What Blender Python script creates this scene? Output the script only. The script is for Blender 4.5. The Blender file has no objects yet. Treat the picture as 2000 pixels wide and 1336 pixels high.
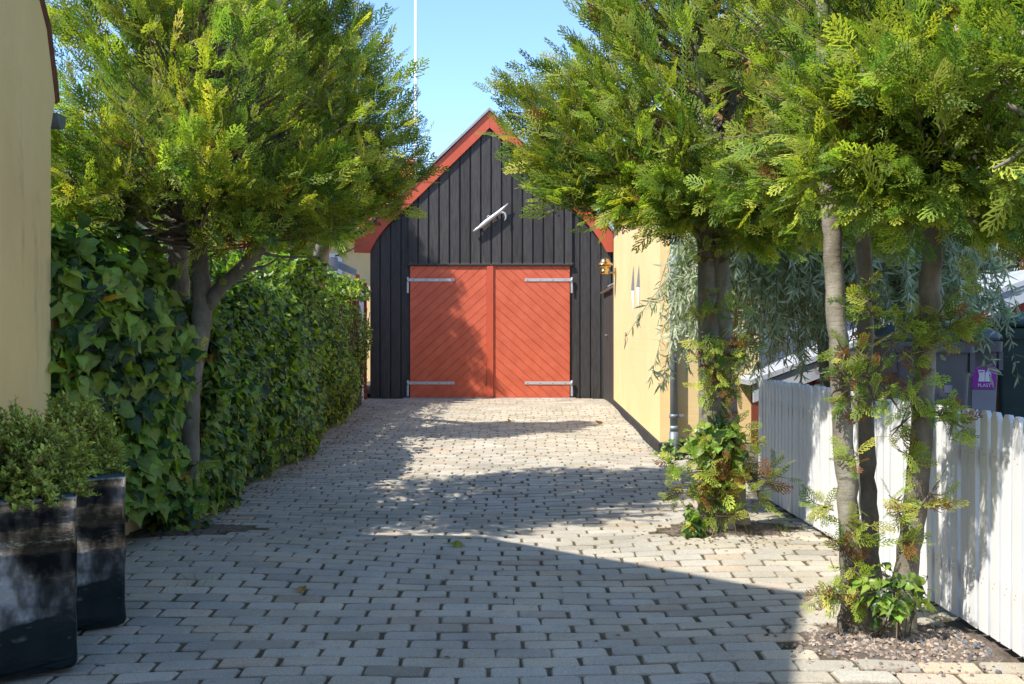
import bpy, math, random
import numpy as np
from mathutils import Vector
rs = np.random.RandomState(7)
random.seed(7)
sc = bpy.context.scene
COL = sc.collection
CAMZ, F, CX, CY = 1.15, 1944.0, 1005.0, 667.0

def P(px, py, d):                      # a pixel of the survey photo at distance d
    return np.array([(px-CX)/F*d, d, CAMZ-(py-CY)/F*d])
GY = [-50, 6.5, 8.0, 9.8, 12.0, 14.6, 16.3, 60]
GZ = [0, 0, .012, .05, .12, .2, .22, .22]
def g(y): return np.interp(y, GY, GZ)
SUN = np.array([1.0, .7, -1.5]); SUN /= np.linalg.norm(SUN)

# ---------------------------------------------------------------- objects
def tag(o, label=None, cat=None, group=None, kind=None):
    if label: o['label'] = label
    if cat: o['category'] = cat
    if group: o['group'] = group
    if kind: o['kind'] = kind
    return o
def empty(name, loc, label, cat, group=None):
    o = bpy.data.objects.new(name, None); COL.objects.link(o)
    o.location = tuple(float(v) for v in loc); o.empty_display_size = .1
    return tag(o, label, cat, group)
def link(name, me, parent=None, loc=None):
    o = bpy.data.objects.new(name, me); COL.objects.link(o)
    if parent is not None: o.parent = parent
    if loc is not None: o.location = loc
    return o
def wloc(o):
    v = np.zeros(3)
    while o is not None:
        v += np.array(o.location); o = o.parent
    return v

class MB:
    """collects world-space geometry, builds ONE mesh object"""
    def __init__(s): s.v = []; s.f = []; s.n = 0; s.fm = []; s.t = []; s.sm = []
    def raw(s, V, Fs, mat=0, tint=None, smooth=False):
        V = np.asarray(V, float).reshape(-1, 3)
        s.v.append(V)
        for f in Fs: s.f.append([i+s.n for i in f]); s.fm.append(mat); s.sm.append(smooth)
        s.n += len(V)
        s.t.append(np.tile(np.array(tint if tint is not None else (1, 1, 1), float), (len(V), 1)))
        return s
    def box(s, c, size, R=None, b=.004, mat=0, tint=None):
        hx, hy, hz = [x/2 for x in size]; b = min(b, hx*.9, hy*.9, hz*.9)
        V = []; idx = {}
        for sx in (-1, 1):
            for sy in (-1, 1):
                for sz in (-1, 1):
                    for a in range(3):
                        p = [sx*hx, sy*hy, sz*hz]
                        for k in range(3):
                            if k != a: p[k] -= (sx, sy, sz)[k]*b
                        idx[(sx, sy, sz, a)] = len(V); V.append(p)
        Fs = []
        sg = (-1, 1)
        for a in range(3):
            o1, o2 = [k for k in range(3) if k != a]
            for q in sg:
                loop = []
                for (u, w) in ((-1, -1), (1, -1), (1, 1), (-1, 1)):
                    k = [0, 0, 0]; k[a] = q; k[o1] = u; k[o2] = w
                    loop.append(idx[(k[0], k[1], k[2], a)])
                Fs.append(loop)
        for a in range(3):          # edges along axis a
            o1, o2 = [k for k in range(3) if k != a]
            for u in sg:
                for w in sg:
                    def K(e, ax):
                        k = [0, 0, 0]; k[a] = e; k[o1] = u; k[o2] = w
                        return idx[(k[0], k[1], k[2], ax)]
                    Fs.append([K(-1, o1), K(1, o1), K(1, o2), K(-1, o2)])
        for sx in sg:
            for sy in sg:
                for sz in sg: Fs.append([idx[(sx, sy, sz, a)] for a in range(3)])
        V = np.array(V)
        if R is not None: V = V @ np.array(R).T
        return s.raw(V+np.array(c), Fs, mat, tint)
    def bb(s, x0, x1, y0, y1, z0, z1, b=.004, mat=0, tint=None):
        return s.box(((x0+x1)/2, (y0+y1)/2, (z0+z1)/2), (abs(x1-x0), abs(y1-y0), abs(z1-z0)), None, b, mat, tint)
    def tube(s, pts, rad, sides=10, cap=True, mat=0, tint=None, squash=None, rough=0):
        pts = np.asarray(pts, float); n = len(pts)
        rad = np.full(n, rad) if np.isscalar(rad) else np.asarray(rad, float)
        T = np.gradient(pts, axis=0); T /= np.linalg.norm(T, axis=1)[:, None]+1e-9
        ref = np.array([0, 1., 0]) if abs(T[0][1]) < .8 else np.array([1., 0, 0])
        V = []
        a = np.arange(sides)/sides*2*math.pi
        U = ref-T[0]*ref.dot(T[0])
        for i in range(n):
            U = U-T[i]*U.dot(T[i]); U /= np.linalg.norm(U)
            W = np.cross(T[i], U)
            r = rad[i]*(1+(rs.uniform(-rough, rough, sides) if rough else 0))
            sq = squash if squash else 1
            V.append(pts[i]+np.outer(np.cos(a)*r, U)+np.outer(np.sin(a)*r*sq, W))
        Fs = []
        for i in range(n-1):
            for k in range(sides):
                Fs.append([i*sides+k, i*sides+(k+1) % sides, (i+1)*sides+(k+1) % sides, (i+1)*sides+k])
        s.raw(np.vstack(V), Fs, mat, tint, True)
        if cap:
            s.f.append([s.n-n*sides+k for k in range(sides)][::-1]); s.fm.append(mat); s.sm.append(False)
            s.f.append([s.n-sides+k for k in range(sides)]); s.fm.append(mat); s.sm.append(False)
        return s
    def prism(s, poly, axis, a0, a1, mat=0, tint=None):
        """polygon in the other two axes (ordered x<y<z) extruded along axis"""
        n = len(poly); V = []
        for a in (a0, a1):
            for (u, w) in poly:
                V.append({0: (a, u, w), 1: (u, a, w), 2: (u, w, a)}[axis])
        Fs = [list(range(n))[::-1], list(range(n, 2*n))]
        for i in range(n): Fs.append([i, (i+1) % n, n+(i+1) % n, n+i])
        return s.raw(V, Fs, mat, tint)
    def lathe(s, prof, c, segs=24, mat=0, axis='z'):
        V = []
        for (r, h) in prof:
            for k in range(segs):
                t = k/segs*2*math.pi
                q = (r*math.cos(t), r*math.sin(t), h) if axis == 'z' else (h, r*math.cos(t), r*math.sin(t))
                V.append(np.array(c)+np.array(q))
        Fs = []
        for i in range(len(prof)-1):
            for k in range(segs):
                Fs.append([i*segs+k, i*segs+(k+1) % segs, (i+1)*segs+(k+1) % segs, (i+1)*segs+k])
        return s.raw(V, Fs, mat, None, True)
    def build(s, name, mats, parent=None, origin=None):
        if not isinstance(mats, (list, tuple)): mats = [mats]
        V = np.vstack(s.v)
        off = wloc(parent) if parent is not None else (np.array(origin) if origin is not None else np.zeros(3))
        me = bpy.data.meshes.new(name)
        me.from_pydata((V-off).tolist(), [], s.f)
        at = me.color_attributes.new('tint', 'FLOAT_COLOR', 'POINT')
        T = np.vstack(s.t); at.data.foreach_set('color', np.hstack([T, np.ones((len(T), 1))]).astype(np.float32).ravel())
        for m in mats: me.materials.append(m)
        me.polygons.foreach_set('material_index', s.fm)
        me.polygons.foreach_set('use_smooth', s.sm)
        me.update()
        import bmesh
        bm = bmesh.new(); bm.from_mesh(me); bmesh.ops.recalc_face_normals(bm, faces=bm.faces); bm.to_mesh(me); bm.free()
        o = link(name, me, parent)
        if parent is None and origin is not None: o.location = origin
        return o

def big_mesh(name, V, quads, tints, mats, fm=None, parent=None, smooth=False, origin=None):
    """fast quad mesh (a quad whose last two corners agree in index is written as a triangle)"""
    off = wloc(parent) if parent is not None else (np.array(origin) if origin is not None else np.zeros(3))
    me = bpy.data.meshes.new(name)
    nV, nF = len(V), len(quads)
    tri = quads[:, 2] == quads[:, 3]
    tot = np.where(tri, 3, 4)
    keep = np.ones((nF, 4), bool); keep[tri, 3] = False
    loops = quads[keep]
    me.vertices.add(nV); me.vertices.foreach_set('co', (V-off).astype(np.float32).ravel())
    me.loops.add(len(loops)); me.loops.foreach_set('vertex_index', loops.astype(np.int32))
    me.polygons.add(nF)
    st = np.concatenate([[0], np.cumsum(tot)[:-1]])
    me.polygons.foreach_set('loop_start', st.astype(np.int32)); me.polygons.foreach_set('loop_total', tot.astype(np.int32))
    for m in mats: me.materials.append(m)
    if fm is not None: me.polygons.foreach_set('material_index', fm.astype(np.int32))
    me.polygons.foreach_set('use_smooth', np.full(nF, smooth))
    at = me.color_attributes.new('tint', 'FLOAT_COLOR', 'POINT')
    at.data.foreach_set('color', np.hstack([tints, np.ones((nV, 1))]).astype(np.float32).ravel())
    me.update(calc_edges=True)
    o = link(name, me, parent)
    if parent is None and origin is not None: o.location = origin
    return o

class Scatter:
    """gathers many placed copies of small templates for one mesh"""
    def __init__(s): s.V = []; s.Q = []; s.T = []; s.M = []; s.n = 0
    def add(s, tmpl, pos, dirs, nrm, size, tint, mat=0, wid=None):
        tv, tq, tt = tmpl
        pos = np.asarray(pos, float); N = len(pos)
        if N == 0: return s
        d = dirs/(np.linalg.norm(dirs, axis=1)[:, None]+1e-9)
        z = nrm-d*np.sum(nrm*d, 1)[:, None]; z /= np.linalg.norm(z, axis=1)[:, None]+1e-9
        y = np.cross(z, d)
        w = np.ones(N) if wid is None else wid
        sz = np.asarray(size)[:, None, None]
        X = pos[:, None, :]+sz*(tv[None, :, 0:1]*d[:, None, :]+w[:, None, None]*tv[None, :, 1:2]*y[:, None, :]+tv[None, :, 2:3]*z[:, None, :])
        s.V.append(X.reshape(-1, 3))
        q = tq[None]+(np.arange(N)*len(tv))[:, None, None]+s.n
        s.Q.append(q.reshape(-1, 4)); s.M.append(np.full(N*len(tq), mat))
        col = tint[:, None, :]*tt[None, :, :]
        s.T.append(col.reshape(-1, 3)); s.n += N*len(tv)
        return s
    def merge_tubes(s, segs, mat):
        """segs: arrays a(N,3) b(N,3) ra rb -> three-sided twigs"""
        a, b, ra, rb, tint = segs
        N = len(a); d = b-a; d /= np.linalg.norm(d, axis=1)[:, None]+1e-9
        u = np.cross(d, np.array([.3, .5, .81])); u /= np.linalg.norm(u, axis=1)[:, None]+1e-9
        w = np.cross(d, u)
        L = []
        for (c, r) in ((a, ra), (b, rb)):
            for k in range(3):
                t = k*2.0944
                L.append(c+(u*math.cos(t)+w*math.sin(t))*np.asarray(r)[:, None])
        V = np.stack(L, 1)
        tq = np.array([[0, 1, 4, 3], [1, 2, 5, 4], [2, 0, 3, 5]])
        s.V.append(V.reshape(-1, 3)); s.Q.append((tq[None]+(np.arange(N)*6)[:, None, None]+s.n).reshape(-1, 4))
        s.M.append(np.full(N*3, mat)); s.T.append(np.repeat(tint, 6, 0)); s.n += 6*N
        return s
    def build(s, name, mats, parent=None, origin=None, smooth=False):
        return big_mesh(name, np.vstack(s.V), np.vstack(s.Q), np.vstack(s.T), mats, np.concatenate(s.M), parent, smooth, origin)

# ---------------------------------------------------------------- materials
def nodes_of(name):
    m = bpy.data.materials.new(name); m.use_nodes = True
    nt = m.node_tree; return m, nt, nt.nodes['Principled BSDF']
def N(nt, t, **kw):
    n = nt.nodes.new(t)
    for k, v in kw.items(): setattr(n, k, v)
    return n
def noise(nt, scale, detail=5, rough=.6, stretch=None, coord='Object'):
    tc = N(nt, 'ShaderNodeTexCoord'); n = N(nt, 'ShaderNodeTexNoise')
    n.inputs['Scale'].default_value = scale; n.inputs['Detail'].default_value = detail; n.inputs['Roughness'].default_value = rough
    if stretch:
        mp = N(nt, 'ShaderNodeMapping'); mp.inputs['Scale'].default_value = stretch
        nt.links.new(tc.outputs[coord], mp.inputs['Vector']); nt.links.new(mp.outputs['Vector'], n.inputs['Vector'])
    else: nt.links.new(tc.outputs[coord], n.inputs['Vector'])
    return n
def ramp(nt, src, stops):
    r = N(nt, 'ShaderNodeValToRGB'); e = r.color_ramp.elements
    while len(e) < len(stops): e.new(.5)
    for el, (p, c) in zip(e, stops):
        el.position = p; el.color = (c if len(c) == 4 else (*c, 1)) if not np.isscalar(c) else (c, c, c, 1)
    nt.links.new(src, r.inputs['Fac']); return r
def mixc(nt, a, b, fac, mode='MIX'):
    m = N(nt, 'ShaderNodeMix', data_type='RGBA', blend_type=mode)
    for sock, v in ((m.inputs[6], a), (m.inputs[7], b), (m.inputs[0], fac)):
        if hasattr(v, 'is_output'): nt.links.new(v, sock)
        elif np.isscalar(v): sock.default_value = v
        else: sock.default_value = (*v, 1)
    return m.outputs[2]
def bump(nt, bsdf, h, strength, dist=.01):
    b = N(nt, 'ShaderNodeBump'); b.inputs['Strength'].default_value = strength; b.inputs['Distance'].default_value = dist
    nt.links.new(h, b.inputs['Height']); nt.links.new(b.outputs['Normal'], bsdf.inputs['Normal']); return b
def surf(name, c0, c1, rough=.7, scale=6, stretch=None, bmp=.2, bscale=60, spec=.4, metal=0, stain=None, bdist=.004, tint=True):
    m, nt, b = nodes_of(name)
    n1 = noise(nt, scale, 6, .65, stretch)
    c = ramp(nt, n1.outputs['Fac'], [(.32, c0), (.68, c1)]).outputs['Color']
    if stain:
        n3 = noise(nt, stain[1], 7, .7, stain[2] if len(stain) > 2 else None)
        f = ramp(nt, n3.outputs['Fac'], [(stain[3] if len(stain) > 3 else .55, 0), ((stain[3] if len(stain) > 3 else .55)+.14, stain[4] if len(stain) > 4 else .8)]).outputs['Color']
        c = mixc(nt, c, stain[0], f)
    if tint:
        at = N(nt, 'ShaderNodeAttribute', attribute_name='tint')
        c = mixc(nt, c, at.outputs['Color'], 1.0, 'MULTIPLY')
    nt.links.new(c, b.inputs['Base Color'])
    b.inputs['Roughness'].default_value = rough; b.inputs['Specular IOR Level'].default_value = spec; b.inputs['Metallic'].default_value = metal
    if bmp:
        n2 = noise(nt, bscale, 6, .6, stretch); bump(nt, b, n2.outputs['Fac'], bmp, bdist)
    return m
def leafmat(name, rough=.45, trans=.35, spec=.35, hue=(1.0, 1.12, .5), nz=0):
    m, nt, b = nodes_of(name)
    at = N(nt, 'ShaderNodeAttribute', attribute_name='tint')
    n1 = noise(nt, 14, 3, .6)
    v = ramp(nt, n1.outputs['Fac'], [(.3, .82), (.7, 1.16)]).outputs['Color']
    c = mixc(nt, at.outputs['Color'], v, 1.0, 'MULTIPLY')
    nt.links.new(c, b.inputs['Base Color'])
    b.inputs['Roughness'].default_value = rough; b.inputs['Specular IOR Level'].default_value = spec
    tr = N(nt, 'ShaderNodeBsdfTranslucent')
    c2 = mixc(nt, c, hue, 1.0, 'MULTIPLY'); nt.links.new(c2, tr.inputs['Color'])
    mx = N(nt, 'ShaderNodeMixShader'); mx.inputs['Fac'].default_value = trans
    out = nt.nodes['Material Output']
    nt.links.new(b.outputs[0], mx.inputs[1]); nt.links.new(tr.outputs[0], mx.inputs[2]); nt.links.new(mx.outputs[0], out.inputs['Surface'])
    return m

M = {}
M['thuja'] = leafmat('thuja_leaf', .55, .5, .2, (1.2, 1.35, .5))
M['ivy'] = leafmat('ivy_leaf', .38, .48, .5, (1.3, 1.5, .4))
M['box'] = leafmat('box_leaf', .4, .3, .4, (1.3, 1.3, .5))
M['silver'] = leafmat('silver_leaf', .5, .42, .4, (1.1, 1.2, .85))
M['twig'] = surf('twig', (.10, .075, .055), (.2, .16, .12), .85, 20, None, 0)
M['cone'] = surf('seed_cone', (.22, .18, .15), (.42, .36, .32), .8, 30, None, 0)
def bark():
    m, nt, b = nodes_of('bark')
    n1 = noise(nt, 5, 6, .65, (1, 1, .5)); c = ramp(nt, n1.outputs['Fac'], [(.3, (.085, .07, .052)), (.5, (.19, .165, .125)), (.7, (.36, .33, .27))]).outputs['Color']
    n2 = noise(nt, 26, 5, .65, (1, 1, 5)); f = ramp(nt, n2.outputs['Fac'], [(.6, 0), (.7, .7)]).outputs['Color']
    c = mixc(nt, c, (.075, .06, .045), f)
    n4 = noise(nt, 3.2, 5, .7); f4 = ramp(nt, n4.outputs['Fac'], [(.52, 0), (.68, .55)]).outputs['Color']
    c = mixc(nt, c, (.13, .14, .07), f4)
    nt.links.new(c, b.inputs['Base Color']); b.inputs['Roughness'].default_value = .7; b.inputs['Specular IOR Level'].default_value = .3
    n3 = noise(nt, 18, 8, .7, (1, 1, 2.6)); bump(nt, b, n3.outputs['Fac'], .55, .012)
    return m
M['bark'] = bark()
def paver():
    m, nt, b = nodes_of('paver')
    at = N(nt, 'ShaderNodeAttribute', attribute_name='tint')
    n1 = noise(nt, 2.2, 5, .6); v = ramp(nt, n1.outputs['Fac'], [(.3, .84), (.7, 1.13)]).outputs['Color']
    c = mixc(nt, at.outputs['Color'], v, 1, 'MULTIPLY')
    n2 = noise(nt, 170, 4, .75); v2 = ramp(nt, n2.outputs['Fac'], [(.25, .55), (.5, 1.0), (.75, 1.5)]).outputs['Color']
    c = mixc(nt, c, v2, 1, 'MULTIPLY')
    n3 = noise(nt, 11, 7, .75); f3 = ramp(nt, n3.outputs['Fac'], [(.56, 0), (.72, .5)]).outputs['Color']
    c = mixc(nt, c, (.16, .145, .12), f3)
    nt.links.new(c, b.inputs['Base Color']); b.inputs['Roughness'].default_value = .78; b.inputs['Specular IOR Level'].default_value = .35
    n4 = noise(nt, 120, 5, .7); bump(nt, b, n4.outputs['Fac'], .45, .004)
    return m
M['paver'] = paver()
M['bed'] = surf('joint_sand', (.065, .054, .036), (.16, .13, .085), .95, 9, None, .6, 90, .1, 0, ((.05, .07, .018), 5, None, .54, .7), .01)
M['soil'] = surf('soil', (.11, .088, .07), (.24, .195, .16), .95, 12, None, .9, 70, .1, 0, None, .02)
M['ground'] = surf('earth', (.1, .085, .06), (.16, .14, .1), .95, 2, None, .4, 20, .1)
M['asphalt'] = surf('asphalt', (.10, .09, .075), (.16, .145, .125), .9, 3, None, .4, 150, .2)
M['chip'] = surf('chips', (.8, .8, .8), (1, 1, 1), .8, 5, None, 0)
M['black'] = surf('black_boards', (.035, .032, .030), (.070, .065, .060), .62, 9, (6, 6, .5), .35, 40, .22, 0, ((.32, .32, .32), 55, (1.6, 1.6, .45), .705, .55), .003)
M['red'] = surf('red_paint', (.50, .098, .048), (.60, .135, .068), .5, 5, (1, 1, 1), .3, 45, .3, 0, None, .002)
M['redtrim'] = surf('red_trim', (.46, .082, .04), (.53, .105, .05), .45, 4, None, .12, 60, .3, 0, None, .002)
M['redboard'] = surf('red_boards', (.21, .03, .022), (.31, .045, .03), .65, 6, (5, 5, .4), .3, 40, .3, 0, None, .003)
M['galv'] = surf('galvanised', (.42, .43, .44), (.56, .57, .58), .45, 30, None, .15, 90, .5, .35)
M['greymetal'] = surf('grey_zinc', (.17, .2, .22), (.23, .26, .28), .5, 8, None, .1, 60, .5, .3)
M['brass'] = surf('brass', (.55, .36, .13), (.7, .48, .2), .22, 20, None, 0, 60, .5, 1.0)
M['white'] = surf('white_paint', (.64, .64, .63), (.76, .76, .75), .5, 5, (1, 1, .3), .15, 60, .35, 0, ((.42, .41, .36), 13, (2, 2, .35), .61, .5), .002)
M['greywhite'] = surf('shaded_white', (.30, .32, .35), (.42, .44, .47), .6, 5, (1, 1, .4), .2, 60, .3)  # white boards greyed and blued, shade put into the colour
M['whitewall'] = surf('white_wall', (.74, .74, .72), (.82, .82, .8), .8, 2, None, .2, 40)
M['yellow'] = surf('yellow_plaster', (.72, .53, .26), (.78, .59, .31), .8, 1.6, None, .3, 30, .2, 0, ((.6, .43, .22), 2.4, (1, 1, .4), .58, .5), .006)
def brickbump(m):
    nt = m.node_tree; b = nt.nodes['Principled BSDF']; bn = [n for n in nt.nodes if n.type == 'BUMP'][0]
    tc = N(nt, 'ShaderNodeTexCoord'); sp = N(nt, 'ShaderNodeSeparateXYZ'); cb = N(nt, 'ShaderNodeCombineXYZ')
    nt.links.new(tc.outputs['Object'], sp.inputs[0]); ad = N(nt, 'ShaderNodeMath', operation='ADD')
    nt.links.new(sp.outputs['X'], ad.inputs[0]); nt.links.new(sp.outputs['Y'], ad.inputs[1])
    nt.links.new(ad.outputs[0], cb.inputs[0]); nt.links.new(sp.outputs['Z'], cb.inputs[1])
    br = N(nt, 'ShaderNodeTexBrick'); br.inputs['Scale'].default_value = 1; br.inputs['Brick Width'].default_value = .235; br.inputs['Row Height'].default_value = .0667
    br.inputs['Mortar Size'].default_value = .007; br.inputs['Mortar Smooth'].default_value = .8
    nt.links.new(cb.outputs[0], br.inputs['Vector'])
    b2 = N(nt, 'ShaderNodeBump'); b2.inputs['Strength'].default_value = .12; b2.inputs['Distance'].default_value = .004; b2.invert = True
    nt.links.new(br.outputs['Fac'], b2.inputs['Height']); nt.links.new(bn.outputs['Normal'], b2.inputs['Normal']); nt.links.new(b2.outputs['Normal'], b.inputs['Normal'])
brickbump(M['yellow'])
M['yellowbrick'] = M['yellow']
M['ochre'] = surf('ochre_plaster', (.79, .54, .24), (.87, .63, .30), .85, 2.6, (1, 1, .5), .35, 28, .2, 0, ((.2, .16, .115), 4.5, (1.4, 1.4, .22), .56, .42), .008)
M['plinth'] = surf('tarred_plinth', (.03, .03, .03), (.055, .052, .048), .8, 8, None, .3, 60, .2)
M['tile'] = surf('red_tiles', (.42, .12, .055), (.58, .2, .1), .8, 5, None, .3, 40, .2)
M['oldtile'] = surf('old_tiles', (.12, .045, .03), (.2, .08, .05), .85, 9, None, .4, 50, .2)
M['roof'] = surf('grey_roofing', (.25, .26, .27), (.36, .37, .38), .8, 6, None, .3, 50, .2)
M['wood'] = surf('old_wood', (.12, .08, .05), (.22, .15, .1), .85, 6, (5, 5, .5), .3, 50, .2)
M['greyplank'] = surf('grey_plank', (.26, .23, .21), (.4, .36, .33), .85, 6, (5, 5, .5), .3, 50, .2)
M['bin'] = surf('grey_plastic', (.085, .082, .084), (.115, .11, .113), .5, 6, None, .1, 160, .4)
M['binlid'] = surf('blue_grey_plastic', (.06, .085, .11), (.09, .12, .15), .42, 6, None, .1, 160, .4)
M['bingreen'] = surf('dark_green_plastic', (.008, .03, .028), (.014, .045, .04), .45, 6, None, .1, 160, .4)
M['purple'] = surf('purple_label', (.28, .02, .32), (.3, .025, .34), .4, 6, None, 0)
M['labelgrey'] = surf('grey_label', (.22, .22, .25), (.26, .26, .29), .4, 6, None, 0)
M['labelwhite'] = surf('white_print', (.72, .7, .76), (.78, .76, .82), .5, 6, None, 0)
M['steel'] = surf('brushed_steel', (.33, .33, .34), (.45, .45, .46), .38, 20, None, 0, 60, .5, .6)
def glaze():
    """black-green gloss below, painted metallic streaks above standing in for mirrored surroundings, ragged edge"""
    m, nt, b = nodes_of('glaze_painted_reflection')
    tc = N(nt, 'ShaderNodeTexCoord'); sx = N(nt, 'ShaderNodeSeparateXYZ'); nt.links.new(tc.outputs['Object'], sx.inputs[0])
    n1 = noise(nt, 7, 3, .55, (1, 1, 2.2)); n5 = noise(nt, 2.3, 3, .6)
    ad = N(nt, 'ShaderNodeMath', operation='MULTIPLY_ADD'); ad.inputs[1].default_value = .34; nt.links.new(n1.outputs['Fac'], ad.inputs[0]); nt.links.new(sx.outputs['Z'], ad.inputs[2])
    a2 = N(nt, 'ShaderNodeMath', operation='MULTIPLY_ADD'); a2.inputs[1].default_value = .3; nt.links.new(n5.outputs['Fac'], a2.inputs[0]); nt.links.new(ad.outputs[0], a2.inputs[2])
    up = ramp(nt, a2.outputs[0], [(.50, 0), (.63, 1)]).outputs['Color']
    n6 = noise(nt, 6.5, 4, .6, (1, 1, .5)); refl_col = ramp(nt, n6.outputs['Fac'], [(.40, (.022, .024, .023)), (.50, (.12, .112, .10)), (.57, (.34, .32, .30)), (.64, (.84, .83, .82))]).outputs['Color']  # dark to bright streaks painted in place of sharp reflections
    rim = ramp(nt, sx.outputs['Z'], [(.600, 0), (.612, 1)]).outputs['Color']
    up = mixc(nt, up, (0, 0, 0), rim)
    c = mixc(nt, (.004, .011, .012), refl_col, up); nt.links.new(c, b.inputs['Base Color'])
    mt = N(nt, 'ShaderNodeMath', operation='MULTIPLY'); mt.inputs[1].default_value = .92; nt.links.new(up, mt.inputs[0]); nt.links.new(mt.outputs[0], b.inputs['Metallic'])
    b.inputs['Roughness'].default_value = .1; b.inputs['IOR'].default_value = 1.5
    n2 = noise(nt, 13, 4, .55, (1, 1, 1.6)); bump(nt, b, n2.outputs['Fac'], .13, .012)
    return m
M['glaze'] = glaze()
M['glazeworn'] = surf('worn_glaze_rim', (.05, .022, .014), (.015, .018, .02), .3, 25, None, .3, 60, .5)
def glass():
    m, nt, b = nodes_of('window_glass'); b.inputs['Base Color'].default_value = (.12, .16, .2, 1)
    b.inputs['Roughness'].default_value = .08; b.inputs['Specular IOR Level'].default_value = .8; return m
M['glass'] = glass()

# ================================================================ SETTING
gr = MB(); gr.raw([(-90, -60, -.1), (90, -60, -.1), (90, 120, -.1), (-90, 120, -.1)], [[0, 1, 2, 3]])
tag(gr.build('ground', M['ground']), kind='structure')
st = MB(); st.raw([(-60, -9, -.02), (60, -9, -.02), (60, -1.05, -.02), (-60, -1.05, -.02)], [[0, 1, 2, 3]])
tag(st.build('street', M['asphalt']), kind='structure')

PITS = [(np.array([1.48, 3.74]), .40, .25, 'B'), (np.array([1.27, 5.93]), .36, .27, 'A'), (np.array([-2.0, 5.92]), .42, .26, 'L')]
def in_pit(x, y, grow=0):
    for c, rx, ry, _ in PITS:
        if abs((x-c[0])/(rx+grow))**3+abs((y-c[1])/(ry+grow))**3 < 1: return True
    return False
def hump(x, y):
    h = .010*np.sin(x*1.7+y*.8)+.007*np.sin(y*2.3-x*1.1+1)+.005*np.sin(x*4.1+2)*np.sin(y*3.3)
    for (a, b, s, k) in ((-1.75, 5.4, .5, .045), (1.3, 5.55, .45, .035), (1.2, 3.7, .5, .03)):
        h = h+k*np.exp(-((x-a)**2+(y-b)**2)/(2*s*s))
    return h
def gz(x, y): return g(y)+hump(x, y)
# pavers: one mesh of about 2,500 tumbled stones
V = []; Q = []; T = []; FM_ = []
L_, W_ = .214, .1105
bx, by = L_/2-.0026, W_/2-.0030
ck = .0095; nv = 0
row = 0; y = -.98
while y < 16.22:
    off = (row % 2)*L_/2+rs.uniform(-.022, .022)
    x0 = -2.55; x1 = 1.84 if y < 7.6 else (2.3 if y < 9.7 else 1.52)
    k = 0
    x = x0+off
    while x < x1:
        if not in_pit(x, y):
            yy = y+.03*math.sin(x*1.15+.6)*min(1, max(.3, 1.2-y/16))+.012*math.sin(x*2.9+y)
            z = float(gz(x, yy)); e = .01
            sl = math.atan((float(gz(x+e, yy))-float(gz(x-e, yy)))/(2*e)); sly = (float(gz(x, yy+e))-float(gz(x, yy-e)))/(2*e)
            a = rs.normal(0, .011)+.03*math.cos(x*1.15+.6)
            ca, sa = math.cos(a), math.sin(a)
            tx, ty = math.tan(sl)+rs.normal(0, .006), sly+rs.normal(.004, .012)
            dz = rs.normal(.0004, .0011)
            lx, ly = bx-abs(rs.normal(0, .002)), by-abs(rs.normal(0, .0012))
            ring = []; jy = rs.normal(0, .0022)
            for (ex, ey, zz, kk) in ((0, 0, -.06, ck), (0, 0, -.0085, ck), (.0065, .0062, 0, ck*1.1)):
                w, h = lx-ex, ly-ey
                pts = [(-w+kk, -h), (w-kk, -h), (w, -h+kk), (w, h-kk), (w-kk, h), (-w+kk, h), (-w, h-kk), (-w, -h+kk)]
                for (u, v) in pts:
                    u += rs.normal(0, .0022); v += rs.normal(0, .0016)
                    X, Y = u*ca-v*sa, u*sa+v*ca
                    ring.append((x+X, yy+jy+Y, z+dz+zz+X*tx+Y*ty+rs.normal(0, .0005)))
            V += ring
            for r in (0, 1):
                for q in range(8): Q.append((nv+r*8+q, nv+r*8+(q+1) % 8, nv+r*8+8+(q+1) % 8, nv+r*8+8+q))
            t0 = nv+16
            Q += [(t0, t0+1, t0+2, t0+7), (t0+7, t0+2, t0+3, t0+6), (t0+6, t0+3, t0+4, t0+5)]
            b_ = .39*rs.normal(1, .085); w_ = rs.uniform(-.5, 1)
            far = min(1, max(0, (y-6)/8))
            FM_ += [0]*19
            col = np.array([b_*(1+.03*w_+.03*far), b_*(.912+.01*far), b_*(.735-.05*w_-.02*far)])
            if rs.rand() < .08: col *= np.array([1.04, .95, .9])
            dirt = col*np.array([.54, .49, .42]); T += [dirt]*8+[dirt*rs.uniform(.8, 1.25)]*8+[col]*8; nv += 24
        x += L_+rs.normal(0, .004); k += 1
    y += W_; row += 1
tag(big_mesh('driveway', np.array(V), np.array(Q), np.array(T), [M['paver'], M['bed']], np.array(FM_)), kind='structure')
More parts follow.
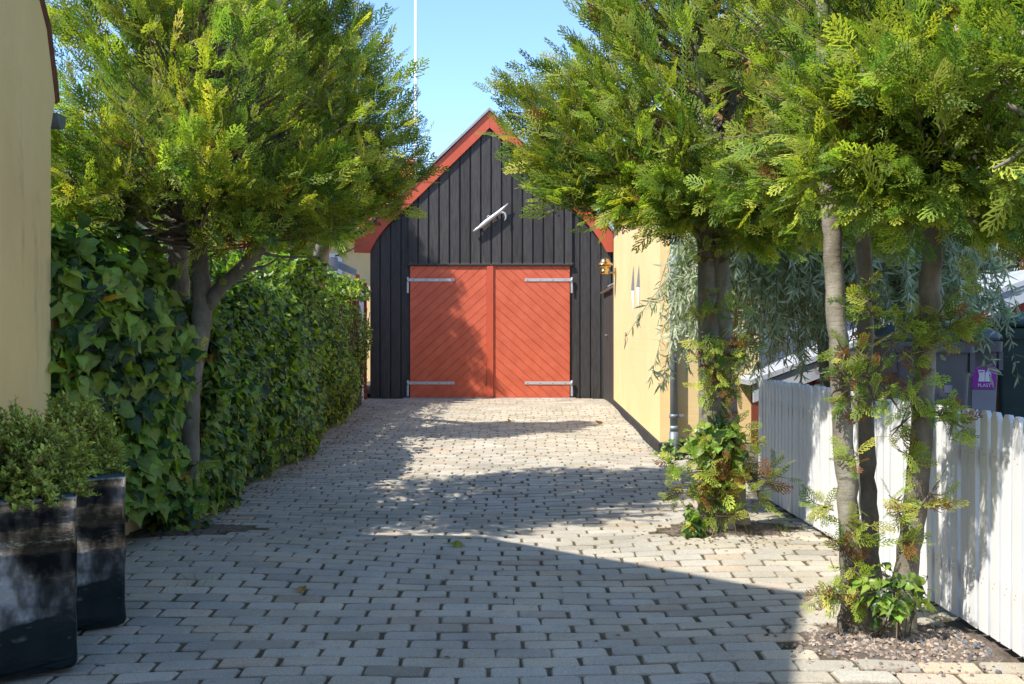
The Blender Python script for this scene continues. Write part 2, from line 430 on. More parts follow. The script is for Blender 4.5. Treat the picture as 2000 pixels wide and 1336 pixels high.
# joint bed under the stones
def sheet(name, xs, ys, zf, mat, kind='structure'):
    X, Y = np.meshgrid(xs, ys); Z = zf(X, Y); n, m = X.shape
    Vv = np.stack([X, Y, Z], -1).reshape(-1, 3)
    i = np.arange((n-1)*(m-1)); r = i//(m-1); c = i % (m-1); a = r*m+c
    q = np.stack([a, a+1, a+m+1, a+m], 1)
    o = big_mesh(name, Vv, q, np.ones((len(Vv), 3)), [mat], smooth=True)
    return tag(o, kind=kind)
def bedz(X, Y):
    j = .003*np.sin(X*31+Y*17)*np.sin(Y*29-X*9)+.0028*np.sin(X*7.3+Y*3.1)
    return gz(X, Y)-.0066+j*.22
sheet('paving_bed', np.linspace(-2.75, 2.6, 240), np.linspace(-1.04, 16.4, 900), bedz, M['bed'])
for c, rx, ry, nm in PITS:
    n = 40
    xs = np.linspace(c[0]-rx-.03, c[0]+rx+.03, n); ys = np.linspace(c[1]-ry-.03, c[1]+ry+.03, n)
    def pz(X, Y, c=c, rx=rx, ry=ry):
        e = ((X-c[0])/rx)**2+((Y-c[1])/ry)**2
        return gz(X, Y)-.004-.02*np.clip(e-.8, 0, 1)+.03*np.exp(-e*2.5)+.006*np.sin(X*55+Y*21)*np.sin(Y*63)+.004*np.sin(X*140)*np.sin(Y*121+X*30)
    sheet('tree_pit', xs, ys, pz, M['soil'])
sheet('yard', np.linspace(1.86, 14, 30), np.linspace(1, 30, 50), lambda X, Y: .13+.02*np.sin(X*2)*np.sin(Y*1.7), M['ground'])
sheet('garden_ground', np.linspace(-16, -2.5, 30), np.linspace(5, 40, 50), lambda X, Y: .05+g(Y)+.03*np.sin(X*2)*np.sin(Y*1.7), M['ground'])

# ================================================================ GARAGE
GYF = 16.3
def GP(px, py): p = P(px, py, GYF); return p[0], p[2]
xl, xr = GP(723, 0)[0], GP(1203, 0)[0]
zb = float(g(GYF))
xa, za = GP(956.5, 219)
za_in = GP(957, 251)[1]
garage = empty('garage', ((xl+xr)/2, GYF, zb), 'black board garage with red double doors and a steep gable', 'garage')
# outline of the gable under the rake boards: walls, kick, slope
eL = [(xl, zb-.05), (xl, GP(0, 478)[1])]
m = MB()
xk0, zk0 = GP(800, 402); xk1, zk1 = GP(1114, 402)
poly = [(xl, zb-.05), (xr, zb-.05), (xr, GP(0, 470)[1]), (xr-.02, GP(0, 462)[1]), (xa, za-.14), (xl+.02, GP(0, 462)[1]), (xl, GP(0, 470)[1])]
m.prism(poly, 1, GYF+.035, GYF+.12)
# side and back walls
m.prism([(xl, zb-.05), (xl+.1, zb-.05), (xl+.1, 2.75), (xl, 2.75)], 1, GYF+.122, GYF+6.4)
m.prism([(xr-.1, zb-.05), (xr, zb-.05), (xr, 2.75), (xr-.1, 2.75)], 1, GYF+.122, GYF+6.4)
m.prism(poly, 1, GYF+6.402, GYF+6.5)
m.build('wall', M['black'], garage)
def board_front(x0, x1, zlo, yfront, th, top_fn, pitch, gap, phase=0):
    mb = MB(); x = x0+phase
    while x < x1-.02:
        a, b = x, min(x+pitch-gap, x1)
        if b-a > .03:
            j = rs.uniform(-.003, .003)
            ta, tb = top_fn(a), top_fn(b)
            t = 1+rs.uniform(-.22, .18)
            xm = (a+b)/2
            pts = [(a, zlo), (b, zlo), (b, tb)]
            if a < xa < b: pts.append((xa, top_fn(xa)))
            pts.append((a, ta))
            mb.prism(pts, 1, yfront+j, yfront+th+j, 0, (t, t, t*1.01))
        x += pitch
    return mb
def top_fn(x):
    # under side of the rake boards
    s = 1.0
    z = za_in+.06-abs(x-xa)*1.0
    return max(z, 2.3)
dx0, dx1 = GP(801, 0)[0], GP(1113, 0)[0]
dz1 = GP(0, 520)[1]
ux0, ux1 = GP(797, 0)[0], GP(1117, 0)[0]
board_front(xl, dx0-.004, zb, GYF+.004, .03, lambda x: min(top_fn(x), 3.2), .172, .02).build('side_cladding', M['black'], garage)
board_front(dx1+.004, xr, zb, GYF+.004, .03, lambda x: min(top_fn(x), 3.2), .172, .02).build('side_cladding', M['black'], garage)
up = board_front(ux0, ux1, dz1+.045, GYF-.03, .032, top_fn, .1705, .027, .012)
for i in range(16):
    xx = ux0+.012+i*.1705
    up.bb(xx, xx+.14, GYF-.034, GYF-.028, dz1+.045, dz1+.052, .001, 0, (2.6, 2.6, 2.6))
up.build('gable_cladding', M['black'], garage)
m = MB(); m.prism([(ux0, dz1+.03), (ux1, dz1+.03), (ux1, 3.28), (xa, za-.16), (ux0, 3.28)], 1, GYF-.002, GYF+.0335); m.build('gable_backing', M['black'], garage)
m = MB(); m.bb(ux0-.01, ux1+.01, GYF-.055, GYF-.002, dz1+.006, dz1+.042, .004); m.build('drip_board', M['black'], garage)
# red rake boards with the flared feet
def arc(p0, p1, p2, n=6):
    return [tuple((1-t)**2*np.array(p0)+2*t*(1-t)*np.array(p1)+t*t*np.array(p2)) for t in np.linspace(0, 1, n)]
for sgn, pxs in ((-1, None), (1, None)):
    if sgn < 0:
        outer = [GP(956.5, 219), GP(800, 372), GP(737, 431), GP(694, 471)]
        foot = [GP(693, 494), GP(723, 495)]
        inner = arc(GP(723, 495), GP(742, 447), GP(800, 403), 8)+[GP(956.5, 251)]
    else:
        outer = [GP(956.5, 219), GP(1113, 372), GP(1168, 426), GP(1196, 457)]
        foot = [GP(1196.5, 493), GP(1184, 493)]
        inner = arc(GP(1184, 493), GP(1160, 447), GP(1113, 403), 8)+[GP(956.5, 251)]
    poly = [tuple(p) for p in outer+foot+inner[1:]]
    if sgn > 0: poly = poly[::-1]
    poly = [(p[0]+sgn*.0012, p[1]) for p in poly]
    mb = MB(); mb.prism(poly, 1, GYF-.075, GYF-.034); mb.build('bargeboard', M['redtrim'], garage)
# roof slabs
for sgn in (-1, 1):
    ex = (GP(690, 0)[0] if sgn < 0 else GP(1200, 0)[0]); ez = GP(0, 470 if sgn < 0 else 460)[1]
    mb = MB()
    a = (xa, za+.012); kx = GP(737 if sgn < 0 else 1168, 0)[0]; kz = GP(0, 429 if sgn < 0 else 424)[1]+.012
    poly = [a, (kx, kz), (ex, ez+.015), (ex, ez+.06), (kx, kz+.045), (xa, za+.057)]
    if sgn > 0: poly = poly[::-1]
    mb.prism(poly, 1, GYF-.11, GYF+6.6)
    # standing ribs of the roofing sheets
    for k in range(14):
        yy = GYF+.3+k*.45
        mb.prism([(p[0]+.002*sgn, p[1]+.02) for p in poly], 1, yy, yy+.03)
    mb.build('roof', M['roof'], garage)
# doors: diagonal planking, cut to the leaf
def clip(poly, a, b, c):
    out = []
    for i in range(len(poly)):
        p, q = poly[i], poly[(i+1) % len(poly)]
        fp, fq = a*p[0]+b*p[1]-c, a*q[0]+b*q[1]-c
        if fp >= 0: out.append(p)
        if (fp >= 0) != (fq >= 0):
            t = fp/(fp-fq); out.append((p[0]+t*(q[0]-p[0]), p[1]+t*(q[1]-p[1])))
    return out
xm0, xm1 = GP(951, 0)[0], GP(964, 0)[0]
dzb = zb+.015
for (a0, a1, ang, nm) in ((dx0, xm0, 42, 'L'), (xm1, dx1, -42, 'R')):
    th = math.radians(ang); nx, nz = -math.sin(th), math.cos(th)
    pitch = .122
    rect = [(a0+.003, dzb), (a1-.003, dzb), (a1-.003, dz1), (a0+.003, dz1)]
    cs = [nx*p[0]+nz*p[1] for p in rect]
    mb = MB(); c = min(cs)-rs.uniform(0, .1)
    while c < max(cs):
        p = clip(rect, nx, nz, c+.0028); p = clip(p, -nx, -nz, -(c+pitch-.0028)) if len(p) > 2 else p
        if len(p) > 2:
            t = 1+rs.uniform(-.04, .04)
            j = rs.uniform(-.0012, .0012)
            mb.prism(p, 1, GYF-.022+j, GYF-.002, 0, (t, t, t))
        c += pitch
    mb.bb(a0+.003, a1-.003, GYF-.0015, GYF+.03, dzb, dz1, .002, 0, (.8, .75, .75))
    door = mb.build('door', M['red'], garage)
    for py in (547, 748):
        zc = GP(0, py)[1]
        s = MB()
        hx = GP(797 if nm == 'L' else 1116.5, 0)[0]; tx = GP(888 if nm == 'L' else 1025, 0)[0]
        lo, hi = min(hx, tx), max(hx, tx)
        s.bb(lo, hi, GYF-.032, GYF-.0245, zc-.024, zc+.024, .002)
        s.box(((hx), GYF-.037, zc-.085), (.034, .012, .26), None, .003)
        s.tube([(hx, GYF-.046, zc-.03), (hx, GYF-.046, zc+.03)], .016, 10)
        for k in range(4):
            bxk = tx+(hx-tx)*(.06+.27*k)
            s.lathe([(0, -.006), (.007, -.005), (.009, 0)], (bxk, GYF-.032, zc), 8, 1, 'y') if False else s.box((bxk, GYF-.034, zc), (.016, .006, .016), None, .003, 1)
        s.build('hinge', [M['galv'], M['greymetal']], door)
m = MB(); m.bb(xm0, xm1, GYF-.05, GYF-.001, dzb, dz1+.002, .004); m.build('door_post', M['redtrim'], garage)
m = MB(); m.bb(dx0-.1, dx1+.1, GYF-.14, GYF-.005, zb-.03, zb+.012, .004); m.build('sill', M['greyplank'], garage)

# hook on the gable
hk = empty('boat_hook', P(958, 425, GYF-.1), 'pale iron boat hook mounted slantwise high on the black gable', 'boat hook')
def HP(px, py, o=.0): p = P(px, py, GYF-.1-o); return p
m = MB()
sh = [HP(924.5, 452.5), HP(931, 447.5), HP(936, 444), HP(941, 440.5), HP(950, 433), HP(960, 425.5), HP(975, 414), HP(984, 405.5), HP(992.6, 397.5)]
m.tube(sh, [.019, .023, .024, .036, .038, .036, .03, .02, .008], 12)
m.build('shaft', M['galv'], hk)
m = MB(); m.tube([HP(966, 423), HP(973, 417), HP(980.5, 414.3), HP(986, 417), HP(988.2, 422.5), HP(987.4, 427.5), HP(984.8, 431.5)], [.02, .021, .02, .019, .017, .012, .004], 10); m.build('hook', M['galv'], hk)
m = MB(); m.tube([HP(951.5, 428), HP(951.8, 423), HP(954, 421), HP(957, 423.2), HP(959, 426.5)], .007, 8); m.build('ring', M['galv'], hk)
for (px, py) in ((938, 443), (968, 420)):
    m = MB(); p = HP(px, py); m.tube([p, (p[0], GYF-.02, p[2])], .018, 8)
    m.build('bracket', M['greymetal'], hk)

# low dark board wall between garage and yellow house
lw = empty('board_wall', (1.47, 15.4, .2), 'low black board wall closing the gap beside the garage', 'board wall')
m = MB(); yy = 14.68
while yy < 16.1:
    t = 1+rs.uniform(-.2, .2); m.bb(1.452, 1.475, yy, yy+.135, .17, 1.93, .003, 0, (t, t, t)); yy += .14
m.bb(1.478, 1.52, 14.66, 16.28, .17, 1.92)
m.build('boards', M['black'], lw)
m = MB(); m.prism([(1.40, 1.925), (1.60, 2.02), (1.60, 2.045), (1.395, 1.95)], 1, 14.7, 16.22); m.build('cap', M['wood'], lw)
m = MB(); m.prism([(1.43, 1.985), (1.58, 2.055), (1.58, 2.075), (1.43, 2.005)], 1, 14.9, 15.3); m.build('flashing', M['galv'], lw)
m = MB(); m.tube([(1.45, 15.55, 1.25), (1.42, 15.55, 1.25), (1.42, 15.43, 1.25)], .008, 8); m.build('handle', M['galv'], lw)

# ================================================================ YELLOW HOUSE (right)
yh = empty('yellow_house', (3, 12, .1), 'yellow plastered house with a tarred plinth at right of the drive', 'house')
m = MB()
wx0, wx1 = 1.43, 1.457
def ywall(z0, z1, push, mbx):
    mbx.raw([(wx0+push, 9.78+push, z0), (wx1+push, 14.63, z0), (wx1+push, 14.63, z1), (wx0+push, 9.78+push, z1),
             (2.4, 9.78+push, z0), (2.4, 14.63, z0), (2.4, 14.63, z1), (2.4, 9.78+push, z1)],
            [[0, 1, 2, 3], [4, 0, 3, 7], [1, 5, 6, 2], [5, 4, 7, 6], [0, 4, 5, 1], [3, 2, 6, 7]])
ywall(-.1, 3.1, 0, m)
m.bb(1.56, 1.83, 9.68, 9.778, .2, 3.0, .003)        # shallow pilaster beyond the downpipe
m.build('wall', M['yellow'], yh)
m = MB(); m.raw([(wx0-.016, 9.764, -.1), (wx1-.016, 14.628, -.1), (wx1-.016, 14.628, .29), (wx0-.016, 9.764, .15), (2.38, 9.764, -.1), (2.38, 9.764, .15), (wx0, 9.775, .16), (wx1, 14.628, .3), (2.38, 9.775, .16)],
      [[0, 1, 2, 3], [4, 0, 3, 5], [3, 2, 7, 6], [5, 3, 6, 8]]); m.build('plinth', M['plinth'], yh)
def tiled(mb, p0, p1, p2, p3, nu=26, nv=14, amp=.03):
    """pantile sheet: p0-p1 eave, p3-p2 ridge"""
    p0, p1, p2, p3 = map(np.array, (p0, p1, p2, p3))
    nrm = np.cross(p1-p0, p3-p0); nrm /= np.linalg.norm(nrm)
    if nrm[2] < 0: nrm = -nrm
    us = np.linspace(0, 1, nu*6+1)
    Vv = []; Fs = []
    rows = []
    for j in range(nv):
        for (v, lift) in ((j/nv, .03), ((j+1)/nv, 0)):
            rows.append((v, lift))
    for v, lift in rows:
        for u in us:
            p = (p0*(1-u)+p1*u)*(1-v)+(p3*(1-u)+p2*u)*v
            Vv.append(p+nrm*(lift+amp*math.sin(u*nu*2*math.pi)))
    n = len(us)
    for r in range(len(rows)-1):
        for c in range(n-1): Fs.append([r*n+c, r*n+c+1, (r+1)*n+c+1, (r+1)*n+c])
    mb.raw(Vv, Fs, 0, None, False)
m = MB(); tiled(m, (1.28, 9.5, 3.0), (1.28, 14.7, 3.0), (2.5, 14.7, 4.5), (2.5, 9.5, 4.5), 22, 8)
m.prism([(1.28, 2.93), (2.5, 4.43), (2.5, 2.93)], 1, 9.55, 14.66)
m.build('roof', M['tile'], yh)
# downpipe
dp = empty('downpipe', P(1316, 860, 9.55), 'grey zinc downpipe down the yellow house corner', 'downpipe')
p = P(1316, 860, 9.62)
m = MB(); m.tube([(p[0], p[1], .1), (p[0], p[1], 2.95)], .037, 16); m.build('pipe', M['greymetal'], dp)
for z in (.43, 1.9):
    m = MB(); m.tube([(p[0], p[1], z-.018), (p[0], p[1], z+.018)], .045, 16); m.box((p[0]+.075, p[1], z), (.05, .03, .026)); m.box((p[0], p[1]+.08, z), (.02, .1, .02))
    m.build('clamp', M['greymetal'], dp)
m = MB(); m.tube([(p[0], p[1], .02), (p[0], p[1], .28)], .046, 16); m.tube([(p[0], p[1], .30), (p[0], p[1], .335)], .041, 16, True, 0, (1.6, 1.6, 1.6)); m.build('foot', M['greymetal'], dp)
# two long spikes on the wall
for (px, d, z0, zm, z1, lab) in ((1236, 12.05, P(0, 517, 12.05)[2], P(0, 567, 12.05)[2], P(0, 615, 12.05)[2], 'long steel wall spike with bright half painted on, the one nearer the brass lamp'),
                            (1248.8, 11.5, P(0, 515, 11.5)[2], P(0, 560.5, 11.5)[2], P(0, 609, 11.5)[2], 'long steel wall spike with bright half painted on, the one nearer the downpipe')):
    xw = wx0+(d-9.78)/(14.63-9.78)*(wx1-wx0)-.004
    sp = empty('wall_spike', (xw, d, zm), lab, 'wall ornament', 'steel spikes on the yellow wall')
    h = .07; o = .03
    m = MB(); m.raw([(xw, d, z0), (xw, d-h, zm), (xw-o, d, zm), (xw, d+h, zm)], [[0, 1, 2], [0, 2, 3], [0, 3, 1], [1, 3, 2]]); m.build('upper_blade', M['steel'], sp)
    m = MB(); m.raw([(xw, d, z1), (xw, d-h, zm-.005), (xw-o, d, zm-.005), (xw, d+h, zm-.005)], [[0, 2, 1], [0, 3, 2], [0, 1, 3], [1, 2, 3]]); m.build('lower_blade', M['white'], sp)  # white material paints in the brighter light on the lower half
# brass lamp
lx, ly = P(1181, 0, 14.25)[0], 14.25
lz = P(0, 520, ly)[2]
lp = empty('wall_lamp', (lx, ly, lz), 'brass ship style lamp on the far edge of the yellow wall', 'lamp')
m = MB(); m.lathe([(.0, .115), (.03, .112), (.055, .10), (.07, .075), (.075, .06), (.118, .028), (.122, .02), (.118, .014), (.07, .022)], (lx, ly, lz), 24); m.build('shade', M['brass'], lp)
m = MB(); m.lathe([(.06, .02), (.085, .002), (.088, -.008), (.06, -.012), (.058, -.05), (.064, -.055), (.064, -.105), (.05, -.115), (0, -.116)], (lx, ly, lz), 24); m.build('body', M['brass'], lp)
m = MB(); m.tube([(lx, ly, lz-.09), (lx+.15, ly, lz-.09), (1.45, ly, lz-.09)], .014, 10); m.build('arm', M['brass'], lp)
m = MB(); m.box((1.442, ly, lz-.085), (.02, .05, .13), None, .006); m.build('mount', M['brass'], lp)

# ================================================================ LEFT HOUSE (gable towards the drive)
HX = -2.19
lh = empty('ochre_house', (-5, 1, 0), 'ochre house corner at left edge with stained plaster and steep gable', 'house')
m = MB()
gab = [(-5.5, -.1), (4.70, -.1), (4.70, 2.16), (4.745, 2.30), (4.73, 2.36), (4.66, 2.62), (4.42, 2.98), (2.02, 5.26), (1.12, 4.70), (-1.0, 3.2), (-5.5, 3.0)]
m.prism(gab, 0, HX-6, HX)
m.build('wall', M['ochre'], lh)
m = MB()
edge = [(4.78, 2.30), (4.765, 2.36), (4.69, 2.63), (4.45, 3.0), (2.02, 5.32)]
poly = edge+[(y-.035, z-.02) for (y, z) in edge[::-1]]
m.prism([(y+.004, z+.004) for y, z in poly], 0, HX-6.05, HX+.006)
m.build('roof', M['oldtile'], lh)
gt = MB()
prof = [(4.79+.045*math.cos(t), 2.24+.07*math.sin(t)) for t in np.linspace(math.pi, 2*math.pi, 10)]
gt.prism(prof+[(y, z+.0) for (y, z) in [(4.855, 2.275), (4.745, 2.275)]][:0]+[], 0, HX-6, HX+.012)
gt.build('gutter', M['greymetal'], lh)

# ================================================================ GARDEN WALL AND FENCES (left)
gw = empty('garden_wall', (-2.35, 6, 0), 'ochre plastered wall end behind the tall planters', 'wall')
m = MB(); m.bb(-2.75, -2.26, 4.9, 6.05, -.05, 1.62, .01); m.build('pier', M['yellow'], gw)
m = MB(); m.bb(-2.30, -2.262, 6.06, 6.2, 0, 1.4, .004); m.build('plank', M['greyplank'], gw)
bf = empty('board_fence', (-2.66, 10, 0), 'brown board fence buried under the ivy along the drive', 'fence')
m = MB(); yy = 6.22
while yy < 14.9:
    t = rs.uniform(.5, .8); m.bb(-2.68, -2.65, yy, yy+.14, g(yy)-.05, g(yy)+1.62, .003, 0, (t, t, t)); yy += .145
m.build('boards', M['wood'], bf)
rg = empty('red_gate', (-2.45, 15.9, .2), 'dark red board gate beside the left edge of the garage', 'gate')
m = MB()
for k in range(4):
    x = -2.86+k*.125; m.bb(x, x+.115, 15.95, 15.975, .2, 2.03+.02*k, .003)
m.build('boards', M['redboard'], rg)
m = MB(); m.bb(-2.53, -2.475, 15.86, 15.92, .15, 2.22, .006); m.build('post', M['redtrim'], rg)
m = MB(); m.bb(-2.47, -2.40, 15.80, 15.84, .12, 2.0, .004); m.build('edge_board', M['white'], rg)
m = MB(); m.box((-2.36, 15.78, 1.27), (.07, .05, .1), None, .008); m.build('latch', M['galv'], rg)
mr = MB(); ppts = [P(x, y, 15.4) for x, y in ((648, 512), (670, 520), (690, 535), (700, 541))]
# ---------------- far yellow house with red roof, behind left
fh = empty('cream_house', (-5, 23, 0), 'cream house with white eaves far behind the ivy at left', 'house')
d = 22.0
x0, x1 = P(560, 0, d)[0]-3, P(735, 0, d)[0]
zE = P(0, 472, d)[2]
m = MB(); m.bb(x0, x1, d, d+6, -.1, zE, .01); m.build('wall', M['yellow'], fh)
m = MB(); m.bb(x0-.3, x1+.2, d-.45, d+6.3, zE+.01, zE+.2, .01); m.build('eave', M['white'], fh)
m = MB(); tiled(m, (x0-.4, d-.55, zE+.2), (x1+.62, d-.55, zE+.2), (x1+.62, d+3, zE+2.4), (x0-.4, d+3, zE+2.4), 26, 12)
m.prism([(d-.5, zE+.215), (d+3, zE+2.3), (d+6.4, zE+.215)], 0, x0-.35, x1+.57); m.build('roof', M['tile'], fh)
wa, wb = P(634, 495, d), P(669, 545, d)
m = MB(); m.bb(wa[0], wb[0], d-.05, d+.02, wb[2], wa[2], .006)
wf = m.build('window', M['white'], fh)
m = MB(); m.bb(wa[0]+.1, wb[0]-.1, d-.056, d-.045, wb[2]+.08, wa[2]-.09, .002); m.build('pane', M['glass'], wf)
# red trellis and pale roof strip behind the ivy
tr = empty('red_trellis', P(480, 520, 13), 'red slatted screen standing behind the ivy hedge', 'trellis')
m = MB(); pa, pb = P(425, 430, 13), P(528, 560, 13)
xx = pa[0]
while xx < pb[0]:
    m.bb(xx, xx+.028, 12.98, 13.0, 1.0, pa[2], .003); xx += .062
m.bb(pa[0], pb[0], 13.003, 13.02, pa[2]-.2, pa[2]-.16, .003); m.bb(pa[0], pb[0], 13.003, 13.02, 1.5, 1.54, .003)
m.bb(pa[0]-.02, pa[0]+.03, 13.023, 13.07, .1, pa[2]+.05); m.bb(pb[0]-.03, pb[0]+.03, 13.023, 13.07, .1, pa[2]+.05)
m.build('slats', M['redtrim'], tr)
sr = empty('grey_shed', (-5, 16, 0), 'low shed with pale sloping roof behind the ivy hedge', 'shed')
m = MB(); a, b = P(540, 470, 16.5), P(650, 505, 16.5)
m.prism([(a[0]-.7, a[2]+.42), (b[0], b[2]), (b[0], b[2]-.13), (a[0]-.7, a[2]+.28)], 1, 16.3, 19); m.build('roof', M['white'], sr)
m = MB(); m.bb(a[0]-.6, b[0]-.3, 16.5, 18.8, 0, 2.25); m.build('wall', M['redboard'], sr)
wh = empty('white_house', (-9, 15, 0), 'white rendered house showing between ivy and conifer crown', 'house')
m = MB(); a, b = P(60, 380, 14), P(330, 470, 14); m.bb(a[0]-2, b[0]+.6, 14, 18, 0, P(0, 425, 14)[2], .01); m.build('wall', M['whitewall'], wh)
m = MB(); zz = P(0, 425, 14)[2]; m.prism([(13.7, zz+.02), (16, zz+1.5), (18.3, zz+.02)], 0, a[0]-2.2, b[0]+.8); m.build('roof', M['roof'], wh)
# flagpole
fp = P(812.5, 300, 20.5)
o = MB(); o.tube([(fp[0], fp[1], 0), (fp[0], fp[1], 4), (fp[0]-.01, fp[1], 10)], [.045, .038, .024], 14); o.lathe([(0, .12), (.05, .09), (.06, .05), (.03, 0)], (fp[0]-.01, fp[1], 10), 14)
tag(o.build('flagpole', M['white'], None, (fp[0], fp[1], 0)), 'tall slim white flagpole rising behind the garage roof', 'flagpole')

# ================================================================ RIGHT BACKGROUND
rh = empty('red_roofed_house', (5, 15, 0), 'white house with orange tiled roof glimpsed behind the right conifers', 'house')
d = 15.2
x0, x1 = P(1440, 0, d)[0], P(1990, 0, d)[0]+2
m = MB(); m.bb(x0, x1, d, d+6, 0, 3.3, .01); m.build('wall', M['whitewall'], rh)
m = MB(); tiled(m, (x0-.3, d-.4, 3.2), (x1+.3, d-.4, 3.2), (x1+.3, d+3, 7.0), (x0-.3, d+3, 7.0), 40, 16)
m.prism([(d-.35, 3.22), (d+3, 6.9), (d+6.4, 3.22)], 0, x0-.2, x1+.2); m.build('roof', M['tile'], rh)
# red shed with white verge
rsx = empty('red_shed', (4, 9.6, 0), 'dark red board shed with a white sloping verge behind the bins', 'shed')
d = 9.3
A, B = P(1470, 746, d), P(2080, 520, d)
def vz(x): return A[2]+(x-A[0])/(B[0]-A[0])*(B[2]-A[2])
m = MB(); x = A[0]+.12
while x < B[0]:
    t = 1+rs.uniform(-.25, .2)
    m.prism([(x, 0), (x+.14, 0), (x+.14, vz(x+.14)-.05), (x, vz(x)-.05)], 1, d+.003+rs.uniform(0, .003), d+.025, 0, (t, t, t))
    x += .155
m.prism([(A[0]+.1, 0), (B[0], 0), (B[0], vz(B[0])-.06), (A[0]+.1, vz(A[0]+.1)-.06)], 1, d+.027, d+2.5, 0, (.4, .4, .4))
m.build('wall', M['redboard'], rsx)
m = MB(); m.prism([(A[0], A[2]-.19), (B[0], B[2]-.19), (B[0], B[2]-.03), (A[0], A[2]-.03)], 1, d-.045, d-.001); m.build('verge_board', M['greywhite'], rsx)
m = MB(); m.prism([(A[0]-.04, A[2]-.028), (B[0], B[2]-.028), (B[0], B[2]+.02), (A[0]-.04, A[2]+.02)], 1, d-.07, d+2.6); m.build('roof', M['greywhite'], rsx)

# ---------------------------------------------------------------- bins
def rot(a): c, s = math.cos(a), math.sin(a); return np.array([[c, -s, 0], [s, c, 0], [0, 0, 1.]])
def wheelie(name, label, c, ang, w, dpt, h, body_m, lid_m, zlid=.14):
    R = rot(ang); z0 = .14
    root = empty(name, (c[0], c[1], z0), label, 'wheelie bin', 'wheelie bins behind the picket fence')
    def tr_(pts): return (np.array(pts) @ R.T)+np.array([c[0], c[1], z0])
    # body: tapered tub with rounded corners
    def ringpts(hw, hd, z, r=.04, n=4):
        out = []
        for (sx, sy, a0) in ((1, 1, 0), (-1, 1, 90), (-1, -1, 180), (1, -1, 270)):
            for k in range(n+1):
                t = math.radians(a0+90*k/n); out.append((sx*(hw-r)+r*math.cos(t), sy*(hd-r)+r*math.sin(t), z))
        return out
    mb = MB(); rings = [ringpts(w*.40, dpt*.38, .06), ringpts(w*.41, dpt*.39, .12), ringpts(w*.47, dpt*.46, h*.86), ringpts(w*.475, dpt*.465, h*.9)]
    n = len(rings[0]); Vv = sum(rings, []); Fs = []
    for r in range(3):
        for k in range(n): Fs.append([r*n+k, r*n+(k+1) % n, (r+1)*n+(k+1) % n, (r+1)*n+k])
    Fs.append(list(range(n))[::-1]); Fs.append([3*n+k for k in range(n)])
    mb.raw(tr_(Vv), Fs); mb.build('body', body_m, root)
    mb = MB(); rr = [ringpts(w*.5, dpt*.5, h*.86), ringpts(w*.505, dpt*.505, h*.925), ringpts(w*.47, dpt*.47, h*.93)]
    Vv = sum(rr, []); Fs = []
    for r in range(2):
        for k in range(n): Fs.append([r*n+k, r*n+(k+1) % n, (r+1)*n+(k+1) % n, (r+1)*n+k])
    Fs.append(list(range(n))[::-1]); Fs.append([2*n+k for k in range(n)])
    mb.raw(tr_(Vv), Fs)
    for sx in (-1, 1):
        mb.raw(tr_(np.array([(sx*w*.44, -dpt*.47, h*.74), (sx*w*.5, -dpt*.47, h*.74), (sx*w*.5, -dpt*.47, h*.86), (sx*w*.44, -dpt*.47, h*.86), (sx*w*.44, dpt*.4, h*.74), (sx*w*.5, dpt*.4, h*.74), (sx*w*.5, dpt*.4, h*.86), (sx*w*.44, dpt*.4, h*.86)])),
               [[0, 1, 2, 3], [4, 5, 6, 7], [0, 1, 5, 4], [1, 2, 6, 5], [2, 3, 7, 6], [3, 0, 4, 7]])
    mb.build('rim', body_m, root)
    mb = MB(); rr = [ringpts(w*.485, dpt*.485, h*.935, .05), ringpts(w*.49, dpt*.49, h*.965, .06), ringpts(w*.47, dpt*.47, h*.985, .07), ringpts(w*.40, dpt*.40, h*1.02, .08), ringpts(w*.22, dpt*.22, h*1.04, .06)]
    Vv = sum(rr, []); Fs = []
    for r in range(4):
        for k in range(n): Fs.append([r*n+k, r*n+(k+1) % n, (r+1)*n+(k+1) % n, (r+1)*n+k])
    Fs.append(list(range(n))[::-1]); Fs.append([4*n+k for k in range(n)])
    mb.raw(tr_(Vv), Fs, 0, None, True); mb.build('lid', lid_m, root)
    for sx in (-1, 1):
        mb = MB(); cc = tr_([(sx*w*.42, dpt*.36, .09)])[0]
        mb.lathe([(0, -.02), (.08, -.02), (.09, 0), (.08, .02), (0, .02)], cc, 20, 0, 'x'); mb.build('wheel', M['black'], root)
    return root, tr_
def flat(tr_, x, zc, w, h, yf, mb, mat=0, r=0):
    """thin plate on the bin's front face (which leans out with height)"""
    pts = []
    if r:
        for (sx, sz, a0) in ((1, 1, 0), (-1, 1, 90), (-1, -1, 180), (1, -1, 270)):
            for k in range(5):
                t = math.radians(a0+22.5*k); pts.append((x+sx*(w/2-r)+r*math.cos(t), zc+sz*(h/2-r)+r*math.sin(t)))
    else: pts = [(x-w/2, zc-h/2), (x+w/2, zc-h/2), (x+w/2, zc+h/2), (x-w/2, zc+h/2)]
    plate(tr_, pts, yf, mb, mat)
def plate(tr_, pts, yf, mb, mat=0):
    n = len(pts)
    Vv = [(p[0], yf(p[1]), p[1]) for p in pts]+[(p[0], yf(p[1])+.003, p[1]) for p in pts]
    mb.raw(tr_(Vv), [list(range(n)), list(range(n, 2*n))[::-1]]+[[i, (i+1) % n, n+(i+1) % n, n+i] for i in range(n)], mat)
